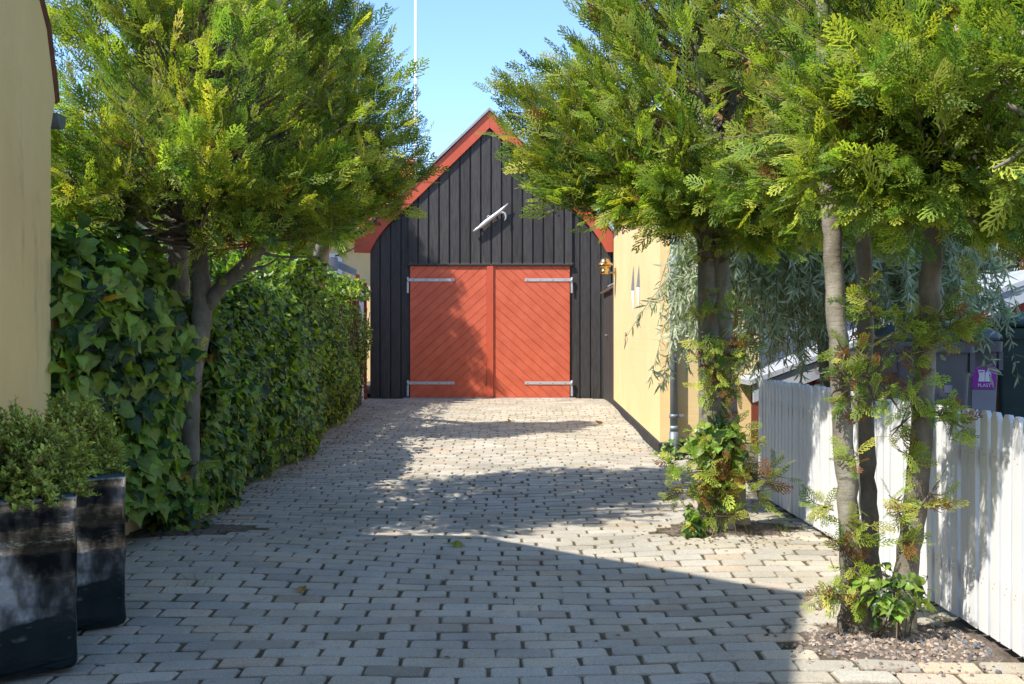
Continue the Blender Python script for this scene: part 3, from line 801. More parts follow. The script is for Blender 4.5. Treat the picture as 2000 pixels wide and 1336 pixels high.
def text_part(txt, size, center_world, R, mat, parent, name='lettering'):
    cu = bpy.data.curves.new(name, 'FONT'); cu.body = txt; cu.size = size; cu.align_x = 'CENTER'; cu.align_y = 'CENTER'; cu.extrude = .0008
    ob = bpy.data.objects.new('tmp_text', cu); COL.objects.link(ob)
    dg = bpy.context.evaluated_depsgraph_get(); dg.update()
    me = bpy.data.meshes.new_from_object(ob.evaluated_get(dg)); bpy.data.objects.remove(ob)
    n = len(me.vertices); co = np.zeros(n*3, np.float32); me.vertices.foreach_get('co', co); co = co.reshape(-1, 3)
    L = np.stack([co[:, 0], -co[:, 2], co[:, 1]], 1) @ np.array(R).T+np.array(center_world)-wloc(parent)
    me.vertices.foreach_set('co', L.astype(np.float32).ravel()); me.materials.clear(); me.materials.append(mat); me.update()
    at = me.color_attributes.new('tint', 'FLOAT_COLOR', 'POINT'); at.data.foreach_set('color', np.ones(n*4, np.float32))
    me.name = name
    return link(name, me, parent)
BH = 1.09
angB = -.10
root, trB = wheelie('wheelie_bin', 'grey bin with blue-grey lid and purple PLAST label, right of its twin', (3.245, 7.35), angB, .50, .56, BH, M['bin'], M['binlid'])
dpt, h = .56, BH
yf = lambda z: -(dpt*.39+(z-.12)/(h*.86-.12)*(dpt*.07))-.004
lx_, lz_ = .125, .755
mb = MB(); flat(trB, lx_, lz_, .165, .165, lambda z: yf(z), mb, 0, .018); lab = mb.build('label', M['purple'], root)
mb = MB(); flat(trB, lx_, lz_-.19, .165, .2, lambda z: yf(z), mb, 0); mb.build('label', M['labelgrey'], root)
mb = MB()
yo = lambda z: yf(z)-.003
plate(trB, [(lx_-.042, lz_-.03), (lx_+.002, lz_-.03), (lx_+.002, lz_+.052), (lx_-.044, lz_+.052), (lx_-.036, lz_+.01)], yo, mb)
plate(trB, [(lx_+.006, lz_-.03), (lx_+.046, lz_-.03), (lx_+.046, lz_+.025), (lx_+.030, lz_+.045), (lx_+.030, lz_+.062), (lx_+.018, lz_+.062), (lx_+.018, lz_+.045), (lx_+.006, lz_+.032)], yo, mb)
yo2 = lambda z: yf(z)-.005
flat(trB, lx_-.022, lz_+.04, .026, .007, yo2, mb, 1, .003); flat(trB, lx_+.038, lz_+.012, .006, .022, yo2, mb, 1, .0028)
mb.build('pictogram', [M['labelwhite'], M['purple']], lab)
text_part('PLAST', .034, trB([(lx_, yf(lz_-.058)-.0042, lz_-.058)])[0], rot(angB), M['labelwhite'], lab)
root2, trA = wheelie('wheelie_bin', 'grey bin with blue-grey lid half hidden behind the three-stemmed trunk', (2.745, 6.75), -.06, .53, .56, BH, M['bin'], M['binlid'])
mb = MB(); flat(trA, .10, .70, .05, .05, lambda z: yf(z), mb, 0, .004); lab2 = mb.build('label', M['labelgrey'], root2)
text_part('NSEN', .034, trA([(.085, yf(.655)-.002, .655)])[0], rot(-.06), M['labelgrey'], root2)
wheelie('wheelie_bin', 'dark green bin beside the red shed at the right edge', (4.18, 8.1), -.25, .66, .74, 1.2, M['bingreen'], M['bingreen'])

# ================================================================ PICKET FENCE
fc = empty('picket_fence', (1.79, 5, 0), 'white picket fence along the right side of the drive', 'fence')
variants = []
for k in range(5):
    mb = MB(); w = .031; hgt = .875+rs.uniform(-.006, .006); t = .021
    prof = [(-w, .035), (w, .035), (w, hgt-.034), (w*.86, hgt-.018), (w*.45, hgt), (-w*.45, hgt), (-w*.86, hgt-.018), (-w, hgt-.034)]
    inn = [(u*.9, .035+.003 if z < .1 else z-.003) for u, z in prof]
    n = len(prof); Vv = [(-t/2, u, z) for u, z in inn]+[(-t/2+.003, u, z) for u, z in prof]+[(t/2-.003, u, z) for u, z in prof]+[(t/2, u, z) for u, z in inn]
    Fs = [list(range(n)), [3*n+i for i in range(n)][::-1]]
    for r in range(3):
        for i in range(n): Fs.append([r*n+i, r*n+(i+1) % n, (r+1)*n+(i+1) % n, (r+1)*n+i])
    tt = 1+rs.uniform(-.06, .02)
    mb.raw(Vv, Fs, 0, (tt, tt, tt*.99))
    for zz_ in (.225, .245, .705, .725): mb.box((-t/2-.0005, rs.uniform(-.012, .012), zz_+rs.uniform(-.006, .006)), (.002, .0045, .0045), None, .001, 0, (.45, .3, .26))
    ob = mb.build('picket', M['white']); variants.append(ob.data); bpy.data.objects.remove(ob)
yy = 2.62; i = 0
while yy < 7.24:
    o = link('picket', variants[rs.randint(5)], fc)
    o.location = (1.785-1.79+rs.uniform(-.003, .003), yy-5, float(gz(1.78, yy))*.6); o.rotation_euler = (rs.normal(0, .003), rs.normal(0, .004), rs.normal(0, .02))
    yy += .0822+rs.uniform(-.002, .002); i += 1
for z in (.2, .68):
    m = MB(); m.bb(1.7985, 1.832, 2.55, 7.27, z, z+.07, .004); m.build('rail', M['white'], fc)
for yy in (3.1, 5.1, 7.2):
    m = MB(); m.bb(1.834, 1.904, yy-.035, yy+.035, -.1, .84, .005); m.build('post', M['white'], fc)

# ================================================================ VEGETATION
def nz3(n): return rs.normal(0, 1, (n, 3))
def unit(a): return a/(np.linalg.norm(a, axis=-1, keepdims=True)+1e-9)
UP = np.array([0, 0, 1.])
def strip(pts, w0, w1, V, Q, T, t0, t1):
    """flat ribbon through 2-D points with widths, z from droop"""
    n = len(pts); b = len(V)
    for i, (x, y) in enumerate(pts):
        p = pts[min(i+1, n-1)]; q = pts[max(i-1, 0)]
        dx, dy = p[0]-q[0], p[1]-q[1]; l = math.hypot(dx, dy)+1e-9
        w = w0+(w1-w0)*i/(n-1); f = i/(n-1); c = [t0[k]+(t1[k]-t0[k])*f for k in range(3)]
        z = -.13*x*x-.22*abs(y)**1.3
        V.append((x-dy/l*w, y+dx/l*w, z)); V.append((x+dy/l*w, y-dx/l*w, z)); T += [c, c]
    for i in range(n-1): Q.append((b+2*i, b+2*i+1, b+2*i+3, b+2*i+2))
def frond(seed, nb=7, sub=3, spread=1.0, full=1.0):
    r = np.random.RandomState(seed); V, Q, T = [], [], []
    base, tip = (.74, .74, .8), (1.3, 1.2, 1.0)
    bend = r.uniform(-.12, .12)
    ax = lambda t: (t, bend*t*t)
    strip([ax(0), ax(.5), ax(1)], .012, .016, V, Q, T, (.8, .7, .6), tip)
    for i in range(nb):
        for s in (-1, 1):
            t = .14+.74*i/(nb-1)+r.uniform(-.03, .03)+(.04 if s > 0 else 0)
            L = (.40*math.sin(math.pi*min(1, .22+t*.78))**.7+.06)*r.uniform(.8, 1.15)*spread
            a = math.radians(r.uniform(38, 54))-.25*t
            x0, y0 = ax(t); dx, dy = math.cos(a), s*math.sin(a)
            x1, y1 = x0+dx*L*.55, y0+dy*L*.55; x2, y2 = x0+(dx*1.12)*L, y0+dy*L*.93
            strip([(x0, y0), (x1, y1), (x2, y2)], .014*full, .011*full, V, Q, T, base, tip)
            for k in range(sub):
                f = .28+.6*k/max(1, sub-1)*r.uniform(.85, 1.1); ss = 1 if (k+(s > 0)) % 2 else -1
                xx, yy = x0+(x2-x0)*f, y0+(y2-y0)*f
                aa = math.atan2(dy, dx)+ss*math.radians(r.uniform(34, 48))
                l = L*.36*(1.15-f)*r.uniform(.8, 1.2)+.03
                strip([(xx, yy), (xx+math.cos(aa)*l, yy+math.sin(aa)*l)], .014*full, .008*full, V, Q, T, base, tip)
    return np.array(V), np.array(Q), np.array(T)
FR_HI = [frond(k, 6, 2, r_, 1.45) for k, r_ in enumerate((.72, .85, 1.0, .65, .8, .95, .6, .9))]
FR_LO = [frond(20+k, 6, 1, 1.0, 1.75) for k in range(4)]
def thuja_tints(n, young=.5, bright=1.0):
    base = np.array([[.084, .122, .024]]); yel = np.array([[.25, .265, .046]]); dk = np.array([[.034, .07, .022]])
    a = rs.beta(1.3, 1.6, (n, 1)); b = rs.rand(n, 1)
    c = base*(1-a)+yel*a*young*1.4+base*a*(1-young*1.4 if young < .7 else 0)
    c = np.where(b < .2, dk*(1-a)+base*a, c)
    return np.clip(c*bright*2.5, .004, .5)
BROWN = np.array([[.26, .12, .045]])
CONE = (np.array([(0, -.3, 0), (0, .3, 0), (1, .22, 0), (1, -.22, 0), (0, 0, -.3), (0, 0, .3), (1, 0, .22), (1, 0, -.22)], float), np.array([[0, 1, 2, 3], [4, 5, 6, 7]]), np.ones((8, 3)))

def crown(root, axis, prof, nb, nf, size, seed, tmpl=FR_HI, lobes=.2, dead=.05, cones=0, young=.5, xy_scale=(1, 1), lean=(0, 0), clumps=(), view_bias=None):
    """foliage sprays carried by rising boughs that fill an uneven envelope"""
    r = np.random.RandomState(seed); axis = np.array(axis, float)
    zs = np.array([p[0] for p in prof]); rr = np.array([p[1] for p in prof])
    zt = np.linspace(zs[0], zs[-1], 200); w = np.interp(zt, zs, rr)+.12; cdf = np.cumsum(w); cdf /= cdf[-1]
    z = np.interp(r.rand(nb), cdf, zt); az = r.rand(nb)*2*math.pi
    lob = 1+lobes*(np.sin(az*3+z*2.6+seed)*.5+np.sin(az*5-z*3.7+seed*2)*.35+np.sin(az*8+z*6+seed)*.25)
    R = np.interp(z, zs, rr)*lob*r.uniform(.62, 1.06, nb)**.8
    tgt = np.stack([axis[0]+lean[0]*(z-zs[0])+R*np.cos(az)*xy_scale[0], axis[1]+lean[1]*(z-zs[0])+R*np.sin(az)*xy_scale[1], z], 1)
    for (cx, cy, cz, rad, n) in clumps:
        q = unit(r.normal(0, 1, (n, 3)))*r.uniform(.3, 1, (n, 1))*rad*np.array([1, 1, .8]); tgt = np.vstack([tgt, np.array([cx, cy, cz])+q])
    nb = len(tgt)
    hz = tgt[:, 2]-axis[2]
    o = np.stack([axis[0]+lean[0]*(tgt[:, 2]-zs[0])*.8+r.normal(0, .05, nb), axis[1]+lean[1]*(tgt[:, 2]-zs[0])*.8+r.normal(0, .05, nb), np.maximum(zs[0]+r.uniform(-.05, .6, nb), tgt[:, 2]-.25-.45*np.linalg.norm(tgt[:, :2]-axis[:2], axis=1)*r.uniform(.5, 1.2, nb))], 1)
    mid = (o+tgt)/2; mid[:, 2] -= .10*np.linalg.norm(tgt-o, axis=1)
    S = Scatter()
    # twigs
    ts = np.linspace(0, 1, 5)
    pts = [(1-t)**2*o+2*t*(1-t)*mid+t*t*tgt for t in ts]
    for i in range(4):
        n = nb; S.merge_tubes((pts[i], pts[i+1], np.full(n, .0095*(1-ts[i]*.85)), np.full(n, .0095*(1-ts[i+1]*.85)), np.tile([[1, 1, 1.]], (n, 1))), 1)
    # sprays
    bi = np.repeat(np.arange(nb), nf); t = r.beta(2.4, 1.1, len(bi))*.78+.26
    P0 = ((1-t)**2)[:, None]*o[bi]+(2*t*(1-t))[:, None]*mid[bi]+(t*t)[:, None]*tgt[bi]
    tan = unit(2*(1-t)[:, None]*(mid-o)[bi]+2*t[:, None]*(tgt-mid)[bi])
    tip = (t > .93)[:, None]
    d = unit(tan*np.where(tip, 1.2, .75)+r.normal(0, 1, (len(bi), 3))*np.where(tip, .25, .42)+UP*r.uniform(-.05, .6, (len(bi), 1)))
    P0 = P0+r.normal(0, .032, (len(bi), 3))
    out = unit(np.stack([P0[:, 0]-axis[0], P0[:, 1]-axis[1], np.zeros(len(bi))], 1))
    nrm = UP*r.uniform(.15, .9, (len(bi), 1))+out*r.uniform(.2, 1.2, (len(bi), 1))+r.normal(0, .45, (len(bi), 3))
    sz = size*r.uniform(.6, 1.18, len(bi))
    tint = thuja_tints(len(bi), young)
    # each bough carries its own tone
    tone = np.clip(1+r.normal(0, .16, nb), .6, 1.5)[bi][:, None]; warm = r.normal(0, .10, nb)[bi]
    tint = tint*tone*np.stack([1+warm, np.ones(len(bi)), 1-warm*.5], 1)
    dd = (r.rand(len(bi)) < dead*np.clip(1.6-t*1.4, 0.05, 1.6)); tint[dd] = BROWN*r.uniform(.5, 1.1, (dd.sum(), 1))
    K = len(tmpl); sel = r.randint(0, K, len(bi))
    for k in range(K):
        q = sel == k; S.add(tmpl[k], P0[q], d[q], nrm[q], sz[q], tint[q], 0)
    if cones:
        n = cones; c0 = r.randint(0, len(bi), n//9)
        cp = np.repeat(P0[c0]+d[c0]*sz[c0][:, None]*.4, 9, 0)+r.normal(0, .03, (len(c0)*9, 3)); m_ = len(cp)
        S.add(CONE, cp, unit(r.normal(0, 1, (m_, 3))+UP*.5), r.normal(0, 1, (m_, 3)), r.uniform(.010, .017, m_), np.ones((m_, 3))*r.uniform(.6, 1.2, (m_, 1)), 2)
    return S.build('crown', [M['thuja'], M['twig'], M['cone']], root)
def sprigs(root, centers, n_each, size, seed, brown=.16, name='side_shoots', tmpl=FR_HI, young=.48, down=0.0):
    r = np.random.RandomState(seed); S = Scatter()
    for (c, spread, outdir) in centers:
        n = n_each; c = np.array(c)
        p = c+r.normal(0, 1, (n, 3))*np.array(spread)*.5
        d = unit(r.normal(0, .75, (n, 3))+np.array(outdir)*1.0+UP*(.25-down))
        nr = r.normal(0, .6, (n, 3))+UP*.4+np.array([0, -.6, 0])
        ti = thuja_tints(n, young, 1.2)*np.clip(1+r.normal(0, .15), .7, 1.3); b = r.rand(n) < brown; ti[b] = BROWN*r.uniform(.6, 1.3, (b.sum(), 1))
        for k in range(len(tmpl)):
            q = (np.arange(n) % len(tmpl)) == k; S.add(tmpl[k], p[q], d[q], nr[q], size*r.uniform(.55, 1.15, q.sum()), ti[q], 0)
        S.merge_tubes((np.tile(c, (n, 1)), p, np.full(n, .004), np.full(n, .002), np.ones((n, 3))), 1)
    return S.build(name, [M['thuja'], M['twig']], root)
def trunk(mb, pts, rad, sides=14, k=5, wob=.012):
    pts = np.array(pts, float); n = len(pts)
    s = np.linspace(0, n-1, (n-1)*k+1); 
    out = np.stack([np.interp(s, np.arange(n), pts[:, i]) for i in range(3)], 1)
    for _ in range(2): out[1:-1] = out[1:-1]*.5+(out[:-2]+out[2:])*.25
    out[1:-1, :2] += rs.normal(0, wob*.25, (len(out)-2, 2))
    mb.tube(out, np.interp(s, np.arange(n), rad), sides, True, 0, None, None, .055)
    return mb
def limb(mb, a, b, r0, r1, sag=.0, n=6):
    a, b = np.array(a, float), np.array(b, float); m = (a+b)/2+np.array([rs.normal(0, .03), rs.normal(0, .03), -sag])
    ts = np.linspace(0, 1, n); mb.tube([(1-t)**2*a+2*t*(1-t)*m+t*t*b for t in ts], np.linspace(r0, r1, n), 7, True, 0, None, None, .06); return mb

# ---- left thuja beside the drive
t1 = empty('thuja_tree', (-1.96, 6.0, 0), 'tall thuja with forked grey trunk in the ivy at left', 'tree', 'thuja trees lining the drive')
D = 6.0
m = MB(); trunk(m, [P(376, 1062, D), P(371, 1000, D), P(367, 880, D), P(372, 740, D), P(393, 640, D), P(396, 585, D), P(392, 530, D), P(386, 440, D), P(384, 300, D), P(386, 120, D), P(392, -200, D), P(395, -480, D)],
              [.09, .072, .062, .058, .058, .06, .052, .05, .046, .04, .03, .012]); m.build('trunk', M['bark'], t1)
D2 = 6.2
m = MB(); trunk(m, [P(338, 1040, D2), P(335, 900, D2), P(345, 740, D2), P(350, 600, D2), P(345, 520, D2), P(352, 430, D2), P(345, 260, D2), P(335, 40, D2)], [.11, .10, .09, .07, .07, .055, .04, .02]); m.build('trunk', M['bark'], t1)
m = MB(); trunk(m, [P(402, 600, D), P(425, 566, D-.02), P(468, 528, D-.05), P(505, 490, D-.05), P(528, 455, D), P(560, 425, D), P(600, 380, D+.1)], [.045, .042, .04, .037, .032, .024, .012], 10); m.build('branch', M['bark'], t1)
for a, b, r0 in ((P(385, 470, D), P(300, 330, D+.3), .028), (P(388, 440, D), P(470, 300, D-.3), .026), (P(350, 470, D2), P(230, 400, D2), .025), (P(384, 380, D), P(310, 200, D-.5), .022), (P(386, 330, D), P(520, 170, D+.2), .022), (P(470, 528, D-.05), P(545, 500, D+.2), .014), (P(440, 550, D), P(500, 538, D), .010), (P(505, 490, D), P(620, 500, D+.3), .012), (P(350, 500, D2), P(250, 440, D2-.3), .012), (P(388, 420, D), P(330, 445, D-.6), .010)):
    m = MB(); limb(m, a, b, r0, r0*.35, .04); m.build('branch', M['bark'], t1)
crown(t1, (-1.93, 6.05, 0), [(1.74, .7), (1.98, 1.05), (2.4, 1.2), (2.9, 1.08), (3.4, .9), (4.2, .75), (4.9, .4), (5.3, .1)], 420, 15, .155, 3, cones=4200, young=.56,
      clumps=[(-.78, 6.3, 2.45, .24, 16), (-.88, 6.1, 2.75, .22, 14), (-.95, 6.1, 2.2, .2, 12), (-1.0, 6.2, 3.1, .2, 12), (-.72, 6.2, 2.17, .15, 14), (-.85, 6.2, 2.02, .15, 12), (-1.5, 5.5, 1.82, .2, 12), (-2.5, 5.6, 1.86, .2, 12), (-2.55, 5.4, 2.2, .3, 14), (-1.6, 5.1, 2.1, .3, 16), (-1.1, 5.6, 2.05, .3, 16), (-2.3, 5.6, 1.95, .25, 10)])
sprigs(t1, [(P(385, 690, 5.9), (.12, .1, .1), (.3, -.6, 0)), (P(372, 760, 5.9), (.12, .1, .14), (-.4, -.6, 0)), (P(395, 900, 5.9), (.1, .1, .1), (.5, -.5, 0)), (P(350, 720, 6.0), (.12, .1, .14), (-.4, -.6, -.2)), (P(410, 500, 5.9), (.1, .1, .1), (.5, -.6, -.2)), (P(405, 480, 5.8), (.12, .1, .1), (.0, -.6, -.2))], 7, .15, 31, .06)
# ---- the next thuja behind it
t2 = empty('thuja_tree', (-2.05, 10.4, .07), 'darker thuja leaning from the ivy, half hidden behind the left crown', 'tree', 'thuja trees lining the drive')
m = MB(); trunk(m, [P(612, 700, 12.0), P(618, 560, 11.9), P(628, 490, 11.6), P(645, 440, 11.2), P(660, 300, 10.4), P(662, 80, 10.4)], [.11, .10, .09, .075, .05, .02]); m.build('trunk', M['bark'], t2)
for a, b, r0 in ((P(650, 440, 10.4), P(740, 400, 10.2), .025), (P(640, 480, 10.4), P(720, 440, 10.0), .02), (P(640, 480, 10.4), P(575, 450, 10.0), .02), (P(655, 500, 10.2), P(715, 470, 10), .009)):
    m = MB(); limb(m, a, b, r0, r0*.35, .05); m.build('branch', M['bark'], t2)
crown(t2, (-2.2, 10.4, 0), [(2.24, .4), (2.55, .6), (3.2, .6), (3.8, .45), (4.3, .2), (4.6, .05)], 170, 12, .27, 5, tmpl=FR_LO, young=.4,
      clumps=[(-1.8, 10.2, 2.35, .2, 8)])
# ---- conifer near the garage, seen mostly through its shadow
t3 = empty('thuja_tree', (-4.65, 15.0, .2), 'thuja behind the red gate whose shade falls on the garage', 'tree', 'thuja trees lining the drive')
m = MB(); trunk(m, [(-4.65, 15.0, .1), (-4.65, 15.0, 2), (-4.65, 15.0, 4.2), (-4.65, 15.0, 7)], [.14, .12, .08, .02]); m.build('trunk', M['bark'], t3)
crown(t3, (-4.65, 15.0, 0), [(1.2, .9), (2.5, 1.4), (4.0, 1.6), (5.5, 1.1), (6.8, .5), (7.8, .1)], 800, 13, .28, 8, tmpl=FR_LO, young=.4)

# ---- right thuja further along (tree with ivy round its foot)
tb = empty('thuja_tree', (1.22, 5.95, 0), 'twin-stemmed thuja wrapped in ivy and shoots at its foot', 'tree', 'thuja trees lining the drive')
D = 5.9
m = MB(); trunk(m, [P(1398, 1062, D), P(1396, 1010, D), P(1392, 900, D), P(1388, 780, D), P(1382, 640, D), P(1381, 540, D), P(1376, 450, D), P(1368, 250, D), P(1360, 0, D), P(1355, -300, D)], [.14, .10, .078, .068, .06, .055, .05, .042, .03, .012]); m.build('trunk', M['bark'], tb)
m = MB(); trunk(m, [P(1428, 1052, D+.12), P(1424, 980, D+.1), P(1420, 860, D+.05), P(1415, 740, D+.05), P(1408, 620, D+.03), P(1405, 500, D), P(1410, 400, D), P(1428, 200, D+.2), P(1440, -100, D+.3)], [.13, .10, .08, .07, .06, .055, .05, .04, .02]); m.build('trunk', M['bark'], tb)
for a, b, r0 in ((P(1380, 470, D), P(1230, 330, D-.2), .03), (P(1378, 430, D), P(1180, 260, D+.2), .026), (P(1405, 480, D), P(1530, 400, D), .026), (P(1376, 400, D), P(1300, 180, D-.4), .024), (P(1400, 520, D), P(1475, 455, D-.3), .014), (P(1460, 440, D-.5), P(1500, 408, D-.6), .012)):
    m = MB(); limb(m, a, b, r0, r0*.35, .05); m.build('branch', M['bark'], tb)
crown(tb, (1.22, 5.95, 0), [(1.86, .35), (2.05, .7), (2.32, 1.05), (2.6, 1.08), (2.9, .88), (3.2, .78), (3.8, .75), (4.3, .6), (4.8, .35), (5.1, .1)], 410, 15, .155, 11, cones=4200, young=.52,
      clumps=[(.12, 5.9, 2.45, .22, 16), (.3, 5.8, 2.25, .2, 12), (.55, 5.7, 2.12, .2, 12), (.32, 5.8, 2.1, .15, 10), (.05, 5.9, 2.6, .15, 10), (.16, 5.85, 2.2, .18, 16), (.32, 5.8, 2.02, .16, 14), (.6, 5.7, 1.92, .17, 12), (.85, 5.6, 1.84, .17, 12), (.85, 5.5, 1.98, .2, 14), (1.1, 5.3, 1.95, .25, 14), (1.55, 5.6, 1.82, .2, 12), (1.9, 5.8, 1.85, .2, 10), (1.35, 5.5, 1.78, .2, 12), (.36, 6.0, 2.75, .22, 14), (.62, 6.0, 3.05, .22, 12), (1.5, 5.3, 2.0, .3, 14), (.7, 6.2, 3.4, .3, 12)])
r5 = np.random.RandomState(55); cs = []
for y_, sp in ((475, .09), (600, .05), (672, .10), (700, .12), (730, .12), (765, .08), (850, .06), (885, .12), (905, .14), (930, .15), (950, .15), (975, .14), (1005, .12)):
    for k in range(3):
        cs.append((P(1396+r5.uniform(-30, 45), y_+r5.uniform(-14, 14), D-.12), (sp, .1, .09), (r5.uniform(-.7, .7), -.7, r5.uniform(-.5, .2))))
cs += [(P(1350, 960, D-.1), (.1, .1, .1), (-.7, -.5, 0)), (P(1470, 940, D-.1), (.14, .1, .09), (.9, -.3, .1)), (P(1495, 925, D-.1), (.12, .1, .08), (1, -.2, .2)), (P(1480, 960, D), (.1, .1, .08), (.9, -.2, -.1)), (P(1310, 905, D-.05), (.08, .08, .06), (-1, -.2, .1))]
sprigs(tb, cs, 10, .125, 57, .17)

# ---- near right thuja with three smooth stems
ta = empty('thuja_tree', (1.42, 3.88, 0), 'near thuja with three smooth grey stems rising from a gravel pit', 'tree', 'thuja trees lining the drive')
D = 3.85
m = MB(); trunk(m, [P(1672, 1262, D), P(1668, 1225, D), P(1664, 1150, D), P(1658, 1020, D), P(1651, 900, D), P(1640, 740, D), P(1636, 640, D), P(1628, 520, D), P(1622, 420, D), P(1618, 330, D), P(1608, 150, D), P(1600, -200, D), P(1590, -700, D)], [.085, .06, .046, .040, .039, .037, .036, .036, .034, .032, .028, .022, .01], 16); m.build('trunk', M['bark'], ta)
D = 3.98
m = MB(); trunk(m, [P(1706, 1232, D), P(1704, 1190, D), P(1698, 1080, D), P(1694, 960, D), P(1690, 820, D), P(1690, 680, D), P(1688, 560, D), P(1684, 430, D), P(1678, 320, D), P(1668, 150, D), P(1664, -200, D)], [.07, .05, .038, .034, .033, .032, .031, .03, .028, .024, .012], 16); m.build('trunk', M['bark'], ta)
D = 3.82
m = MB(); trunk(m, [P(1752, 1268, D), P(1756, 1225, D), P(1770, 1120, D), P(1786, 1000, D), P(1796, 900, D), P(1806, 760, D), P(1814, 640, D), P(1818, 520, D), P(1822, 420, D), P(1830, 300, D), P(1846, 60, D), P(1858, -300, D)], [.095, .060, .045, .043, .042, .040, .039, .038, .037, .032, .025, .012], 16); m.build('trunk', M['bark'], ta)
m = MB(); m.tube([P(1700, 1300, 3.82), P(1702, 1262, 3.84), P(1706, 1225, 3.88), P(1712, 1200, 3.92)], [.14, .10, .075, .03], 16, True, 0, None, None, .1); m.build('root_flare', M['bark'], ta)
for a, b, r0 in ((P(1618, 340, 3.85), P(1560, 180, 4.1), .02), (P(1685, 400, 3.98), P(1640, 240, 4.2), .02), (P(1824, 420, 3.82), P(1930, 330, 3.6), .022), (P(1830, 320, 3.82), P(1960, 240, 3.5), .02), (P(1822, 430, 3.82), P(1760, 330, 3.5), .018), (P(1678, 330, 3.98), P(1735, 180, 3.8), .018), (P(2040, 230, 3.0), P(1968, 205, 2.9), .02), (P(2040, 200, 2.9), P(1940, 330, 2.85), .012)):
    m = MB(); limb(m, a, b, r0, r0*.4, .03); m.build('branch', M['bark'], ta)
crown(ta, (1.62, 3.8, 0), [(1.68, .3), (1.9, .58), (2.2, .78), (2.6, .92), (3.2, .95), (4.0, .75), (4.7, .35), (5.0, .1)], 350, 15, .13, 17, cones=2600, young=.45, xy_scale=(1.0, 1.0),
      clumps=[(1.25, 2.95, 2.05, .25, 14), (1.45, 2.7, 1.95, .22, 12), (1.0, 4.4, 1.95, .22, 12), (1.75, 3.3, 1.82, .25, 12), (1.2, 4.6, 1.9, .25, 14), (2.0, 3.9, 1.85, .25, 12), (1.9, 3.2, 2.3, .3, 14), (1.3, 3.4, 2.15, .22, 12), (1.5, 3.25, 2.3, .25, 14), (1.7, 3.2, 2.1, .22, 10), (1.15, 3.5, 2.45, .25, 12), (1.02, 3.35, 1.72, .17, 16), (1.2, 3.3, 1.66, .17, 16), (1.38, 3.25, 1.68, .17, 14), (1.1, 3.42, 1.95, .18, 12), (1.3, 3.35, 1.95, .18, 12), (1.6, 3.2, 1.7, .18, 12), (1.5, 2.8, 1.62, .15, 10), (1.75, 3.5, 1.6, .18, 12), (1.95, 3.7, 1.62, .18, 12), (1.6, 3.45, 1.62, .16, 10), (1.3, 4.5, 1.72, .2, 12), (1.65, 4.4, 1.68, .2, 10), (1.95, 4.1, 1.66, .2, 10), (2.05, 3.5, 1.7, .2, 10), (1.55, 4.15, 1.78, .2, 10), (1.95, 4.4, 1.85, .25, 12)])
cs = []
for (px, py, sp) in ((1650, 690, .07), (1640, 720, .08), (1660, 740, .08), (1690, 700, .06), (1700, 740, .08), (1705, 780, .09), (1735, 770, .08), (1660, 775, .07), (1700, 610, .06), (1700, 585, .05), (1685, 565, .05), (1785, 620, .07), (1770, 650, .09), (1800, 640, .09), (1830, 620, .08), (1855, 640, .07), (1765, 690, .09), (1800, 690, .09), (1880, 640, .06), (1790, 740, .06), (1780, 790, .07), (1800, 810, .06), (1835, 812, .06), (1862, 822, .05), (1760, 830, .05), (1665, 900, .04), (1775, 890, .05), (1670, 1020, .05), (1690, 1040, .05), (1660, 1060, .04), (1665, 1110, .06), (1668, 1150, .06), (1680, 1180, .06), (1620, 1165, .05), (1610, 990, .03), (1750, 980, .04), (1815, 965, .05), (1770, 1060, .05), (1755, 1000, .03), (1640, 1160, .05)):
    cs.append((P(px, py, 3.76), (sp, .06, sp), ((px-1725)/160, -.7, -.05)))
sprigs(ta, cs, 11, .095, 71, .14, tmpl=FR_HI)

# ---- ivy
def ivy_leaf(kind):
    if kind == 0: half = [(0, 0), (-.10, .22), (.05, .46), (.26, .30), (.44, .40), (.60, .20), (1.0, 0)]
    elif kind == 1: half = [(0, 0), (-.12, .25), (.05, .44), (.30, .46), (.52, .32), (.75, .13), (1.02, 0)]
    else: half = [(0, 0), (-.06, .2), (.10, .38), (.34, .40), (.60, .26), (.8, .1), (1.0, 0)]
    V = []; n = len(half)
    mid = [(x, 0) for x in np.linspace(0, 1.0, n)]
    zf = lambda x, y: .22*abs(y)-.28*x*x+.03*math.sin(9*x)
    for (x, y) in mid: V.append((x, 0, zf(x, 0)))
    for s in (1, -1):
        for (x, y) in half: V.append((x, s*y, zf(x, y)))
    Q = []
    for b in (n, 2*n):
        for i in range(n-1): Q.append((i, i+1, b+i+1, b+i) if True else 0)
    T = np.ones((len(V), 3)); T[:n] = (1.25, 1.2, 1.1)
    return np.array(V), np.array(Q), T
IVY = [ivy_leaf(k) for k in range(3)]
def ivy_tints(n, r, light=.35):
    a = r.rand(n, 1); c = np.where(a < .30, np.array([[.04, .085, .032]]), np.where(a < 1-light, np.array([[.13, .23, .035]]), np.array([[.25, .36, .07]])))
    return c*r.uniform(.72, 1.25, (n, 1))*np.stack([r.uniform(.85, 1.2, n), np.ones(n), r.uniform(.8, 1.2, n)], 1)
